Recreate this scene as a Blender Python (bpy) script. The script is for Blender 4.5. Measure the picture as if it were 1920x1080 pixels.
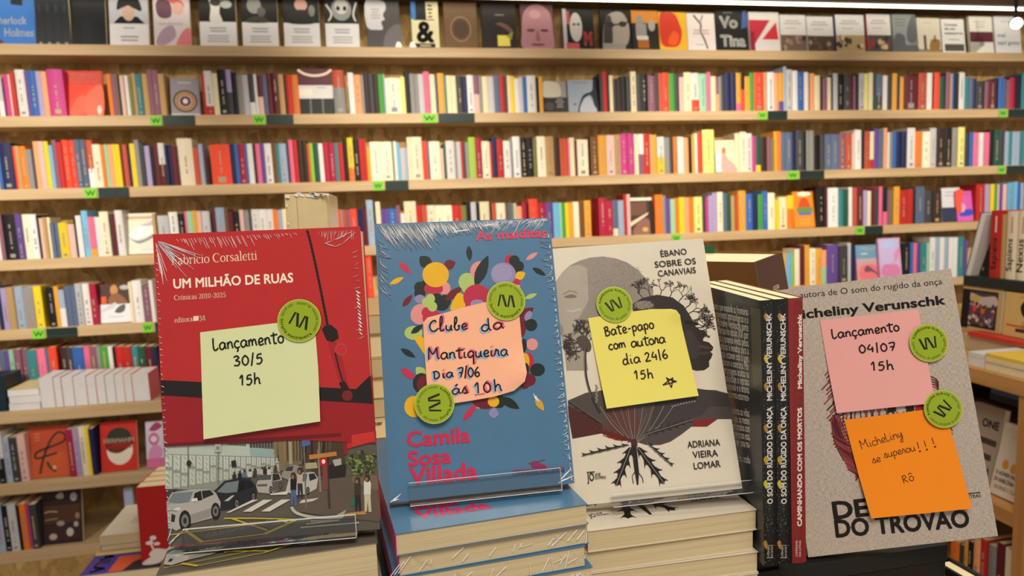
import bpy, math, random, re
from mathutils import Vector, Matrix
from mathutils.geometry import tessellate_polygon

# ---------------------------------------------------------------- scene, camera, light
SC = bpy.context.scene
COL = SC.collection
for _o in list(bpy.data.objects):
    bpy.data.objects.remove(_o)
F = 1340.0                       # focal length in pixels of a 1920 px wide frame
CAMZ = 1.60
YAW, PITCH, ROLL = math.radians(10.4425), math.radians(6.2989), math.radians(-1.8443)
_fw = Vector((math.sin(YAW) * math.cos(PITCH), math.cos(YAW) * math.cos(PITCH), -math.sin(PITCH)))
_rt = Vector((math.cos(YAW), -math.sin(YAW), 0))
_up = _rt.cross(_fw)
CR = math.cos(ROLL) * _rt + math.sin(ROLL) * _up
CU = -math.sin(ROLL) * _rt + math.cos(ROLL) * _up
CF = _fw
CP = Vector((0, 0, CAMZ))
cam_d = bpy.data.cameras.new('camera')
cam_d.sensor_width = 36.0
cam_d.lens = F / 1920 * 36.0
cam_d.clip_start = 0.02
cam_d.dof.use_dof = True
cam_d.dof.focus_distance = 0.555
cam_d.dof.aperture_fstop = 10.5
cam = bpy.data.objects.new('camera', cam_d)
COL.objects.link(cam)
cam.matrix_world = Matrix(((CR.x, CU.x, -CF.x, 0), (CR.y, CU.y, -CF.y, 0), (CR.z, CU.z, -CF.z, CAMZ), (0, 0, 0, 1)))
SC.camera = cam
SC.view_settings.view_transform = 'Standard'
SC.view_settings.look = 'None'
SC.view_settings.gamma = 1.0
SC.view_settings.use_curve_mapping = False
SC.view_settings.exposure = 0.0
world = bpy.data.worlds.new('world')
SC.world = world
world.use_nodes = True
_bg = world.node_tree.nodes['Background']
_bg.inputs[0].default_value = (1.0, 0.93, 0.86, 1)
_bg.inputs[1].default_value = 0.5


def area_light(name, loc, target, size, power, color, sy=None):
    d = bpy.data.lights.new(name, 'AREA')
    d.energy = power
    d.color = color
    d.size = size
    if sy:
        d.shape = 'RECTANGLE'
        d.size_y = sy
    o = bpy.data.objects.new(name, d)
    COL.objects.link(o)
    o.location = loc
    o.rotation_euler = (Vector(target) - Vector(loc)).to_track_quat('-Z', 'Y').to_euler()
    return o


def spot_light(name, loc, target, power, angle, blend, color, r=0.04):
    d = bpy.data.lights.new(name, 'SPOT')
    d.energy = power
    d.color = color
    d.spot_size = math.radians(angle)
    d.spot_blend = blend
    d.shadow_soft_size = r
    o = bpy.data.objects.new(name, d)
    COL.objects.link(o)
    o.location = loc
    o.rotation_euler = (Vector(target) - Vector(loc)).to_track_quat('-Z', 'Y').to_euler()
    return o


WARM = (1.0, 0.91, 0.75)
SOFT = (1.0, 0.93, 0.83)
# ceiling lamps of the shop: one soft panel over the display table, a row of track spots washing the bookshelf wall
area_light('ceiling_panel_light', (0.15, -0.45, 2.85), (0.1, 0.62, CAMZ - .2), 0.8, 32, SOFT)
area_light('ceiling_aisle_light', (0.9, 1.3, 2.92), (0.9, 1.9, 0.6), 2.6, 34, SOFT, 1.0)
for _x, _tx, _e in ((-1.9, -1.5, 340), (0.0, 0.2, 340), (1.6, 1.75, 390), (3.2, 3.2, 310)):
    spot_light('track_spot_light', (_x, 0.95, 2.92), (_tx, 3.5, CAMZ + .08), _e, 42, 1.0, WARM)
spot_light('track_spot_light', (-2.0, 1.2, 2.90), (-1.75, 3.4, CAMZ - .9), 85, 60, 1.0, (1.0, .97, .95))


# ---------------------------------------------------------------- pixel rays to real places
def ray(px, py):
    return CR * ((px - 960) / F) + CU * (-(py - 540) / F) + CF


def at_y(px, py, Y):
    d = ray(px, py)
    return CP + d * (Y / d.y)


def at_z(px, py, z):             # z is measured from the camera's height
    d = ray(px, py)
    return CP + d * (z / d.z)


def at_x(px, py, X):
    d = ray(px, py)
    return CP + d * (X / d.x)


# ---------------------------------------------------------------- materials
def lin(h):
    h = h.lstrip('#')
    out = []
    for i in (0, 2, 4):
        c = int(h[i:i + 2], 16) / 255
        out.append(c / 12.92 if c <= 0.04045 else ((c + 0.055) / 1.055) ** 2.4)
    return (*out, 1)


_M = {}


def mat(hexc, rough=0.55, vary=0.0, coat=0.0, noise=0.06):
    """printed paper / card / plastic of one colour with a faint procedural mottling"""
    key = (hexc, rough, vary, coat)
    if key in _M:
        return _M[key]
    m = bpy.data.materials.new('paper_' + hexc.strip('#'))
    m.use_nodes = True
    nt = m.node_tree
    b = nt.nodes['Principled BSDF']
    b.inputs['Roughness'].default_value = rough
    b.inputs['Specular IOR Level'].default_value = 0.22
    b.inputs['Coat Weight'].default_value = coat
    b.inputs['Coat Roughness'].default_value = 0.12
    tc = nt.nodes.new('ShaderNodeTexCoord')
    nz = nt.nodes.new('ShaderNodeTexNoise')
    nz.inputs['Scale'].default_value = 45
    nt.links.new(tc.outputs['Object'], nz.inputs['Vector'])
    mr = nt.nodes.new('ShaderNodeMapRange')
    mr.inputs['To Min'].default_value = 1 - noise
    mr.inputs['To Max'].default_value = 1 + noise
    nt.links.new(nz.outputs['Fac'], mr.inputs['Value'])
    hs = nt.nodes.new('ShaderNodeHueSaturation')
    hs.inputs['Color'].default_value = lin(hexc)
    if vary:
        oi = nt.nodes.new('ShaderNodeObjectInfo')
        m2 = nt.nodes.new('ShaderNodeMapRange')
        m2.inputs['To Min'].default_value = 1 - vary
        m2.inputs['To Max'].default_value = 1 + vary
        nt.links.new(oi.outputs['Random'], m2.inputs['Value'])
        mu = nt.nodes.new('ShaderNodeMath')
        mu.operation = 'MULTIPLY'
        nt.links.new(mr.outputs[0], mu.inputs[0])
        nt.links.new(m2.outputs[0], mu.inputs[1])
        nt.links.new(mu.outputs[0], hs.inputs['Value'])
    else:
        nt.links.new(mr.outputs[0], hs.inputs['Value'])
    nt.links.new(hs.outputs[0], b.inputs['Base Color'])
    _M[key] = m
    return m


def nodemat(name, build):
    if name in _M:
        return _M[name]
    m = bpy.data.materials.new(name)
    m.use_nodes = True
    nt = m.node_tree
    build(nt, nt.nodes['Principled BSDF'], nt.nodes.new, nt.links.new)
    _M[name] = m
    return m


def ramp(nt, stops):
    r = nt.nodes.new('ShaderNodeValToRGB')
    e = r.color_ramp.elements
    while len(e) < len(stops):
        e.new(0.5)
    for el, (p, h) in zip(e, stops):
        el.position = p
        el.color = lin(h)
    return r


def _osb(nt, b, new, link):
    tc = new('ShaderNodeTexCoord')
    mp = new('ShaderNodeMapping')
    mp.inputs['Scale'].default_value = (30, 30, 14)
    link(tc.outputs['Object'], mp.inputs['Vector'])
    nz = new('ShaderNodeTexNoise')
    nz.inputs['Scale'].default_value = 1.2
    nz.inputs['Distortion'].default_value = 1.5
    link(mp.outputs[0], nz.inputs['Vector'])
    vo = new('ShaderNodeTexVoronoi')
    vo.inputs['Scale'].default_value = 1.0
    link(nz.outputs['Color'], vo.inputs['Vector'])
    v2 = new('ShaderNodeTexVoronoi')
    v2.inputs['Scale'].default_value = 1.0
    link(mp.outputs[0], v2.inputs['Vector'])
    sp = new('ShaderNodeSeparateColor')
    link(v2.outputs['Color'], sp.inputs[0])
    r = ramp(nt, [(0.0, '#a8844c'), (0.35, '#bc9658'), (0.7, '#cca668'), (1.0, '#dcb87c')])
    link(sp.outputs[0], r.inputs[0])
    r2 = ramp(nt, [(0.3, '#c9c0b0'), (0.7, '#ffffff')])
    link(nz.outputs['Fac'], r2.inputs[0])
    mx = new('ShaderNodeMixRGB')
    mx.blend_type = 'MULTIPLY'
    mx.inputs[0].default_value = 0.6
    link(r.outputs[0], mx.inputs[1])
    link(r2.outputs[0], mx.inputs[2])
    link(mx.outputs[0], b.inputs['Base Color'])
    b.inputs['Roughness'].default_value = 0.75
    bp = new('ShaderNodeBump')
    bp.inputs['Strength'].default_value = 0.25
    link(sp.outputs[1], bp.inputs['Height'])
    link(bp.outputs[0], b.inputs['Normal'])


OSB = nodemat('strand_board', _osb)


def wood(name, c0, c1, rough=0.55, axis=0):
    def build(nt, b, new, link):
        tc = new('ShaderNodeTexCoord')
        mp = new('ShaderNodeMapping')
        s = [30, 30, 30]
        s[axis] = 1.6
        mp.inputs['Scale'].default_value = s
        link(tc.outputs['Object'], mp.inputs['Vector'])
        nz = new('ShaderNodeTexNoise')
        nz.inputs['Scale'].default_value = 1.0
        nz.inputs['Detail'].default_value = 5
        link(mp.outputs[0], nz.inputs['Vector'])
        r = ramp(nt, [(0.3, c0), (0.7, c1)])
        link(nz.outputs['Fac'], r.inputs[0])
        link(r.outputs[0], b.inputs['Base Color'])
        b.inputs['Roughness'].default_value = rough
        bp = new('ShaderNodeBump')
        bp.inputs['Strength'].default_value = 0.08
        link(nz.outputs['Fac'], bp.inputs['Height'])
        link(bp.outputs[0], b.inputs['Normal'])
    return nodemat(name, build)


PINE = wood('pale_pine', '#b4966a', '#ccae84')
OAK = wood('honey_oak', '#a8763c', '#c8965a', axis=1)
OAKP = wood('honey_oak_post', '#a8763c', '#c08c50', axis=2)
DKWOOD = wood('brown_wood', '#5a3e28', '#70503a')


def _pages(c0, c1):
    def build(nt, b, new, link):
        tc = new('ShaderNodeTexCoord')
        mp = new('ShaderNodeMapping')
        mp.inputs['Scale'].default_value = (3, 900, 3)
        link(tc.outputs['Object'], mp.inputs['Vector'])
        nz = new('ShaderNodeTexNoise')
        nz.inputs['Scale'].default_value = 1.5
        nz.inputs['Detail'].default_value = 3
        link(mp.outputs[0], nz.inputs['Vector'])
        r = ramp(nt, [(0.3, c0), (0.7, c1)])
        link(nz.outputs['Fac'], r.inputs[0])
        link(r.outputs[0], b.inputs['Base Color'])
        b.inputs['Roughness'].default_value = 0.8
    return build


PAGES = nodemat('page_edges', _pages('#c0ab80', '#dccaa0'))
PAGES_CREAM = nodemat('cream_page_edges', _pages('#e0cf9c', '#f4e6ba'))
PAGES_WHITE = nodemat('white_page_edges', _pages('#c4c0bc', '#e2dedc'))


def _linen(nt, b, new, link):
    tc = new('ShaderNodeTexCoord')
    cols = []
    for sc in ((1300, 1, 140), (140, 1, 1500)):
        mp = new('ShaderNodeMapping')
        mp.inputs['Scale'].default_value = sc
        link(tc.outputs['Object'], mp.inputs['Vector'])
        nz = new('ShaderNodeTexNoise')
        nz.inputs['Scale'].default_value = 2.2
        nz.inputs['Detail'].default_value = 2
        link(mp.outputs[0], nz.inputs['Vector'])
        cols.append(nz.outputs['Fac'])
    ad = new('ShaderNodeMath')
    ad.operation = 'ADD'
    link(cols[0], ad.inputs[0])
    link(cols[1], ad.inputs[1])
    hf = new('ShaderNodeMath')
    hf.operation = 'MULTIPLY'
    hf.inputs[1].default_value = 0.5
    link(ad.outputs[0], hf.inputs[0])
    r = ramp(nt, [(0.38, '#94867a'), (0.5, '#b0a292'), (0.62, '#c8bcac')])
    link(hf.outputs[0], r.inputs[0])
    link(r.outputs[0], b.inputs['Base Color'])
    b.inputs['Roughness'].default_value = 0.6


LINEN = nodemat('linen_cloth', _linen)


def _clear(nt, b, new, link):
    tr = new('ShaderNodeBsdfTransparent')
    tr.inputs[0].default_value = (0.995, 1, 1, 1)
    gl = new('ShaderNodeBsdfGlossy')
    gl.inputs['Roughness'].default_value = 0.04
    fr = new('ShaderNodeFresnel')
    fr.inputs[0].default_value = 1.45
    mx = new('ShaderNodeMixShader')
    link(fr.outputs[0], mx.inputs[0])
    link(tr.outputs[0], mx.inputs[1])
    link(gl.outputs[0], mx.inputs[2])
    link(mx.outputs[0], nt.nodes['Material Output'].inputs['Surface'])


CLEAR = nodemat('clear_acrylic', _clear)


def _film(nt, b, new, link):
    nz = new('ShaderNodeTexNoise')
    nz.inputs['Scale'].default_value = 300
    b.inputs['Base Color'].default_value = (0.92, 0.93, 0.94, 1)
    b.inputs['Roughness'].default_value = 0.22
    b.inputs['Specular IOR Level'].default_value = 0.9
    bp = new('ShaderNodeBump')
    bp.inputs['Strength'].default_value = 0.3
    link(nz.outputs['Fac'], bp.inputs['Height'])
    link(bp.outputs[0], b.inputs['Normal'])
    tr = new('ShaderNodeBsdfTransparent')
    mx = new('ShaderNodeMixShader')
    mx.inputs[0].default_value = 0.97
    link(tr.outputs[0], mx.inputs[1])
    link(b.outputs[0], mx.inputs[2])
    link(mx.outputs[0], nt.nodes['Material Output'].inputs['Surface'])


FILM = nodemat('creased_plastic_film', _film)


def glow(name, col, s):
    def build(nt, b, new, link):
        e = new('ShaderNodeEmission')
        e.inputs[0].default_value = col
        e.inputs[1].default_value = s
        link(e.outputs[0], nt.nodes['Material Output'].inputs['Surface'])
    return nodemat(name, build)


# ---------------------------------------------------------------- mesh builder
class MB:
    def __init__(s):
        s.v, s.f, s.mi, s.mats = [], [], [], []

    def slot(s, m):
        if m not in s.mats:
            s.mats.append(m)
        return s.mats.index(m)

    def face(s, pts, m):
        n = len(s.v)
        s.v += [tuple(p) for p in pts]
        s.f.append(tuple(range(n, n + len(pts))))
        s.mi.append(s.slot(m))

    def tris(s, pts, tr, m):
        n = len(s.v)
        k = s.slot(m)
        s.v += [tuple(p) for p in pts]
        for t in tr:
            s.f.append(tuple(n + i for i in t))
            s.mi.append(k)

    def hexa(s, c, m, skip=()):
        """c: 8 corners, 0-3 bottom ring, 4-7 top ring"""
        n = len(s.v)
        k = s.slot(m)
        s.v += [tuple(p) for p in c]
        for i, q in enumerate(((3, 2, 1, 0), (4, 5, 6, 7), (0, 1, 5, 4), (1, 2, 6, 5), (2, 3, 7, 6), (3, 0, 4, 7))):
            if i not in skip:
                s.f.append(tuple(n + j for j in q))
                s.mi.append(k)

    def box(s, x0, y0, z0, x1, y1, z1, m, shear=0.0):
        a, b = -shear * z0, -shear * z1
        s.hexa([(x0 + a, y0, z0), (x1 + a, y0, z0), (x1 + a, y1, z0), (x0 + a, y1, z0),
                (x0 + b, y0, z1), (x1 + b, y0, z1), (x1 + b, y1, z1), (x0 + b, y1, z1)], m)

    def build(s, name, parent=None, loc=None, rot=None, smooth=False, bevel=0):
        me = bpy.data.meshes.new(name)
        me.from_pydata(s.v, [], s.f)
        for m in s.mats:
            me.materials.append(m)
        me.polygons.foreach_set('material_index', s.mi)
        if smooth:
            me.polygons.foreach_set('use_smooth', [True] * len(s.f))
        me.update()
        o = bpy.data.objects.new(name, me)
        COL.objects.link(o)
        if parent:
            o.parent = parent
        if loc is not None:
            o.location = loc
        if rot is not None:
            o.rotation_euler = rot
        if bevel:
            bv = o.modifiers.new('soft_edges', 'BEVEL')
            bv.width = bevel
            bv.segments = 2
            bv.limit_method = 'ANGLE'
        return o


def tag(o, label=None, cat=None, group=None, kind=None):
    for k, v in (('label', label), ('category', cat), ('group', group), ('kind', kind)):
        if v:
            o[k] = v
    return o


def empty(name, loc, rot=(0, 0, 0)):
    o = bpy.data.objects.new(name, None)
    COL.objects.link(o)
    o.location = loc
    o.rotation_euler = rot
    o.empty_display_size = 0.02
    return o


# ---------------------------------------------------------------- lettering
_T = {}


def text_tris(body, bold=0.0):
    """outline of a line of text; bold strokes come from eight shifted copies of the plain one"""
    key = (body, bold)
    if key in _T:
        return _T[key]
    if bold:
        vs, ts, w = text_tris(body)
        V, Tt = [], []
        for k in range(9):
            dx, dy = (0, 0) if k == 8 else (bold * math.cos(k * math.pi / 4), bold * math.sin(k * math.pi / 4))
            n = len(V)
            V += [(x + dx + bold, y + dy) for x, y in vs]
            Tt += [tuple(n + i for i in t) for t in ts]
        _T[key] = (V, Tt, w + 2 * bold)
        return _T[key]
    c = bpy.data.curves.new('lettering', 'FONT')
    c.body = body
    c.resolution_u = 3
    o = bpy.data.objects.new('lettering', c)
    COL.objects.link(o)
    dg = bpy.context.evaluated_depsgraph_get()
    ev = o.evaluated_get(dg)
    me = ev.to_mesh()
    me.calc_loop_triangles()
    vs = [(v.co.x, v.co.y) for v in me.vertices]
    ts = [tuple(t.vertices) for t in me.loop_triangles]
    ev.to_mesh_clear()
    bpy.data.objects.remove(o)
    bpy.data.curves.remove(c)
    x0 = min((v[0] for v in vs), default=0)
    x1 = max((v[0] for v in vs), default=1)
    vs = [(x - x0, y) for x, y in vs]
    _T[key] = (vs, ts, x1 - x0)
    return _T[key]


CAP = 0.682                       # cap height of the built-in font at size 1


def smooth(pts, n=6, closed=False):
    if len(pts) < 3:
        return [Vector(p) for p in pts]
    P = [Vector(p) for p in pts]
    out = []
    N = len(P)
    rng = range(N if closed else N - 1)
    for i in rng:
        if closed:
            p0, p1, p2, p3 = P[i - 1], P[i], P[(i + 1) % N], P[(i + 2) % N]
        else:
            p0, p1, p2, p3 = P[max(i - 1, 0)], P[i], P[i + 1], P[min(i + 2, N - 1)]
        for k in range(n):
            t = k / n
            out.append(0.5 * ((2 * p1) + (p2 - p0) * t + (2 * p0 - 5 * p1 + 4 * p2 - p3) * t * t + (3 * p1 - p0 - 3 * p2 + p3) * t ** 3))
    if not closed:
        out.append(P[-1])
    return out


# handwriting, one pen stroke per list; x-height 1, baseline 0
HW = {
 'a': (1.0, [[(.85, .8), (.5, 1), (.12, .7), (.1, .25), (.38, 0), (.72, .3), (.86, .85)], [(.86, .9), (.84, .3), (1.0, .03)]]),
 'l': (.75, [[(.12, 1.75), (.06, .8), (.14, .12), (.4, .0), (.72, .3)]]),
 'n': (.85, [[(.1, .95), (.12, 0)], [(.12, .55), (.4, .95), (.66, .8), (.7, .35), (.82, .02)]]),
 'c': (.8, [[(.75, .8), (.45, 1), (.12, .65), (.12, .25), (.42, 0), (.8, .15)]]),
 'ç': (.8, [[(.75, .8), (.45, 1), (.12, .65), (.12, .25), (.42, 0), (.8, .15)], [(.45, -.05), (.5, -.35), (.35, -.55)]]),
 'm': (1.25, [[(.08, .95), (.1, 0)], [(.1, .55), (.35, .95), (.52, .75), (.55, .05)], [(.55, .55), (.82, .95), (1.02, .75), (1.08, .25), (1.2, .05)]]),
 'e': (.8, [[(.1, .42), (.45, .48), (.72, .7), (.52, 1), (.25, .9), (.1, .45), (.28, .02), (.8, .18)]]),
 't': (.8, [[(.4, 1.6), (.36, .3), (.5, 0), (.75, .1)], [(-.05, 1.15), (.95, 1.28)]]),
 'o': (.85, [[(.45, 1), (.12, .75), (.1, .25), (.42, 0), (.75, .25), (.75, .75), (.45, 1), (.4, .98)]]),
 'u': (.95, [[(.1, .95), (.08, .3), (.32, 0), (.65, .25), (.75, .9)], [(.75, .95), (.74, .2), (.92, .03)]]),
 'b': (.85, [[(.0, .5), (.42, 1.5), (.42, 2.2), (.2, 2.0), (.12, .4), (.36, 0), (.68, .25), (.62, .75), (.85, .65)]]),
 'd': (1.0, [[(.75, .75), (.42, .98), (.1, .6), (.16, .1), (.5, .02), (.78, .5)], [(.82, 1.95), (.78, .3), (.98, .03)]]),
 'i': (.45, [[(.18, .95), (.16, .2), (.4, .03)], [(.2, 1.42), (.24, 1.5)]]),
 'q': (.95, [[(.8, .8), (.45, 1), (.1, .65), (.12, .2), (.42, .02), (.76, .4)], [(.82, .95), (.76, -.85), (.8, -.95)]]),
 'r': (.75, [[(.0, .05), (.25, .85), (.3, 1.1), (.42, .92), (.58, .9), (.55, .3), (.75, .03)]]),
 's': (.75, [[(.0, .05), (.4, 1.05), (.5, .7), (.62, .3), (.5, .02), (.2, .08)], [(.5, .02), (.75, .1)]]),
 'p': (.85, [[(.12, 1), (.12, -.8)], [(.12, .7), (.45, 1), (.75, .7), (.6, .1), (.2, .15)]]),
 'h': (.85, [[(.12, 1.75), (.1, 0)], [(.1, .5), (.42, .95), (.66, .75), (.7, .3), (.82, 0)]]),
 'y': (.9, [[(.1, .95), (.12, .35), (.4, .1), (.7, .9)], [(.75, 1.0), (.6, -.6), (.35, -1.0), (.2, -.6), (.9, .2)]]),
 'C': (1.2, [[(.95, 1.5), (.75, 1.85), (.3, 1.5), (.08, .8), (.3, .1), (.75, .05), (1.2, .5)]]),
 'M': (1.5, [[(.05, 0), (.12, 1.9)], [(.12, 1.9), (.6, .85), (1.15, 1.85)], [(1.15, 1.85), (1.2, .4), (1.4, .05)]]),
 'D': (1.1, [[(.2, 1.35), (.2, .05)], [(.0, 1.35), (.55, 1.35), (.78, .9), (.7, .3), (1.0, .02)], [(.2, .05), (.45, .1)]]),
 'B': (1.0, [[(.2, 1.5), (.15, 0)], [(.0, 1.35), (.55, 1.6), (.72, 1.2), (.25, .85)], [(.25, .85), (.85, .72), (.75, .12), (.1, .0)]]),
 'R': (1.0, [[(.25, 1.5), (.1, 0)], [(.1, 1.4), (.6, 1.6), (.75, 1.1), (.3, .8)], [(.3, .8), (.85, 0)]]),
 '0': (.9, [[(.45, 1.4), (.12, 1), (.12, .35), (.42, 0), (.78, .35), (.78, 1), (.45, 1.4), (.38, 1.35)]]),
 '1': (.6, [[(.05, 1.0), (.38, 1.45), (.36, 0)]]),
 '2': (.9, [[(.1, 1.15), (.4, 1.45), (.7, 1.15), (.4, .5), (.08, .06), (.85, .08)]]),
 '3': (.9, [[(.1, 1.25), (.45, 1.45), (.72, 1.15), (.35, .8), (.78, .55), (.6, .05), (.08, .1)]]),
 '4': (.9, [[(.45, 1.45), (.1, .6), (.85, .6)], [(.7, 1.0), (.68, 0)]]),
 '5': (.9, [[(.3, 1.4), (.22, .85), (.6, .92), (.8, .5), (.5, .02), (.1, .1)], [(.3, 1.4), (.82, 1.45)]]),
 '6': (.9, [[(.65, 1.5), (.25, 1.0), (.1, .4), (.4, 0), (.76, .3), (.55, .7), (.15, .45)]]),
 '7': (.85, [[(.05, 1.35), (.8, 1.4), (.4, 0)], [(.18, .7), (.8, .75)]]),
 '/': (.5, [[(.42, 1.75), (.12, -.2)]]),
 '|': (.5, [[(.26, 1.7), (.22, -.2)]]),
 '-': (.7, [[(.1, .6), (.6, .65)]]),
 '.': (.3, [[(.1, .05), (.16, .08)]]),
 '!': (.6, [[(.3, 1.7), (.22, .5)], [(.2, .1), (.12, -.05), (.24, -.12), (.3, 0), (.2, .1)]]),
 ' ': (.7, []),
}
HW['Ł'] = (.7, [[(.0, .3), (.4, 1.5), (.42, 2.35), (.2, 2.2), (.1, .4), (.3, .0), (.65, .25)]])
HW['D'] = (1.1, [[(.22, 1.4), (.18, .02)], [(.0, 1.35), (.55, 1.4), (.88, .85), (.7, .15), (.12, 0)]])
HW['á'] = (1.0, HW['a'][1] + [[(.45, 1.4), (.75, 1.75)]])
HW['ô'] = (.85, HW['o'][1] + [[(.15, 1.35), (.45, 1.65), (.75, 1.4)]])

# book-face serif letters as (width, strokes of (x, y, pen width)); x-height .46, cap .68
def _sf(x0, x1, y):
    return [(x0, y, .045), (x1, y, .045)]


SERIF = {
 'F': (.54, [[(.14, 0, .1), (.14, .68, .1)], _sf(.03, .26, .02), _sf(.03, .5, .66), [(.5, .66, .03), (.5, .54, .03)], _sf(.14, .4, .36), [(.4, .42, .03), (.4, .3, .03)]]),
 'C': (.64, [[(.56, .5, .03), (.56, .64, .03)], [(.56, .58, .03), (.38, .68, .05), (.14, .56, .09), (.08, .34, .11), (.16, .1, .09), (.38, 0, .05), (.58, .1, .03)]]),
 'a': (.44, [[(.08, .36, .06), (.2, .46, .05), (.31, .38, .08), (.32, .06, .09), (.43, .02, .04)], [(.31, .27, .04), (.12, .2, .06), (.06, .1, .08), (.16, 0, .06), (.31, .08, .04)]]),
 'b': (.5, [[(.02, .7, .04), (.11, .68, .08), (.11, .03, .08)], [(.11, .38, .04), (.25, .46, .05), (.41, .36, .08), (.43, .22, .09), (.36, .04, .07), (.23, 0, .05), (.11, .06, .04)]]),
 'r': (.35, [[(.02, .44, .04), (.11, .43, .08), (.11, .03, .08)], _sf(.03, .22, .02), [(.11, .34, .03), (.21, .45, .05), (.32, .42, .08)]]),
 'i': (.25, [[(.03, .44, .04), (.12, .43, .08), (.12, .03, .08)], _sf(.03, .22, .02), [(.1, .62, .09), (.15, .64, .09)]]),
 'í': (.25, [[(.03, .44, .04), (.12, .43, .08), (.12, .03, .08)], _sf(.03, .22, .02), [(.1, .56, .04), (.2, .7, .07)]]),
 'c': (.4, [[(.35, .36, .08), (.24, .46, .05), (.09, .36, .07), (.06, .22, .09), (.12, .06, .07), (.24, 0, .05), (.37, .08, .03)]]),
 'o': (.48, [[(.24, .46, .045), (.1, .38, .07), (.06, .23, .09), (.1, .08, .07), (.24, 0, .045), (.38, .08, .07), (.42, .23, .09), (.38, .38, .07), (.24, .46, .045)]]),
 's': (.36, [[(.3, .34, .03), (.28, .42, .04), (.16, .46, .05), (.06, .36, .07), (.17, .25, .09), (.3, .14, .08), (.2, 0, .05), (.07, .04, .04), (.05, .13, .03)]]),
 'l': (.25, [[(.03, .7, .04), (.12, .68, .08), (.12, .03, .08)], _sf(.03, .22, .02)]),
 'e': (.42, [[(.07, .25, .035), (.36, .27, .035), (.32, .42, .06), (.22, .46, .05), (.09, .36, .07), (.06, .22, .09), (.13, .05, .07), (.24, 0, .05), (.38, .08, .03)]]),
 't': (.3, [[(.13, .58, .04), (.12, .1, .08), (.18, .01, .06), (.28, .05, .03)], _sf(.02, .27, .43)]),
 'n': (.52, [[(.02, .44, .04), (.11, .43, .08), (.11, .03, .08)], _sf(.03, .2, .02), [(.11, .34, .04), (.26, .46, .05), (.38, .38, .08), (.39, .03, .08)], _sf(.31, .48, .02)]),
 'd': (.5, [[(.3, .7, .04), (.38, .68, .08), (.38, .05, .08), (.47, .03, .04)], [(.38, .38, .04), (.24, .46, .05), (.09, .36, .08), (.06, .2, .09), (.13, .03, .07), (.24, 0, .05), (.38, .08, .04)]]),
 '0': (.5, [[(.25, .66, .045), (.1, .52, .07), (.08, .32, .08), (.12, .1, .07), (.25, 0, .045), (.38, .12, .07), (.42, .33, .08), (.38, .54, .07), (.25, .66, .045)]]),
 '1': (.4, [[(.08, .56, .03), (.2, .64, .08), (.2, .03, .08)], _sf(.08, .32, .02)]),
 '2': (.48, [[(.08, .5, .06), (.22, .66, .05), (.38, .52, .08), (.32, .32, .07), (.08, .04, .04), (.42, .04, .07), (.44, .14, .03)]]),
 '5': (.46, [[(.4, .64, .07), (.14, .62, .04), (.11, .36, .04), (.26, .4, .05), (.4, .24, .08), (.3, .04, .06), (.08, .03, .06)]]),
 '3': (.46, [[(.08, .56, .05), (.22, .66, .05), (.37, .54, .08), (.2, .36, .05), (.4, .2, .08), (.28, .01, .06), (.06, .05, .06)]]),
 '4': (.5, [[(.34, 0, .08), (.34, .66, .08), (.05, .2, .04), (.46, .2, .05)]]),
 '-': (.3, [[(.05, .24, .05), (.26, .24, .05)]]),
 ' ': (.24, []),
}
SERIF['ô'] = (.48, SERIF['o'][1] + [[(.14, .54, .03), (.24, .64, .05), (.34, .54, .03)]])


# ---------------------------------------------------------------- a flat face in the world that carries print
STEP = 4e-6


class Face:
    """plane with origin at its lower left corner: u to the right, v up, w towards the reader"""

    def __init__(s, T, R):
        s.T, s.R = Vector(T), R
        s.n = R @ Vector((0, -1, 0))
        s.lift = None

    def uv(s, px, py):
        d = ray(px, py)
        t = (s.T - CP).dot(s.n) / d.dot(s.n)
        q = s.R.transposed() @ (CP + d * t - s.T)
        return Vector((q.x, q.z))


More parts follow.
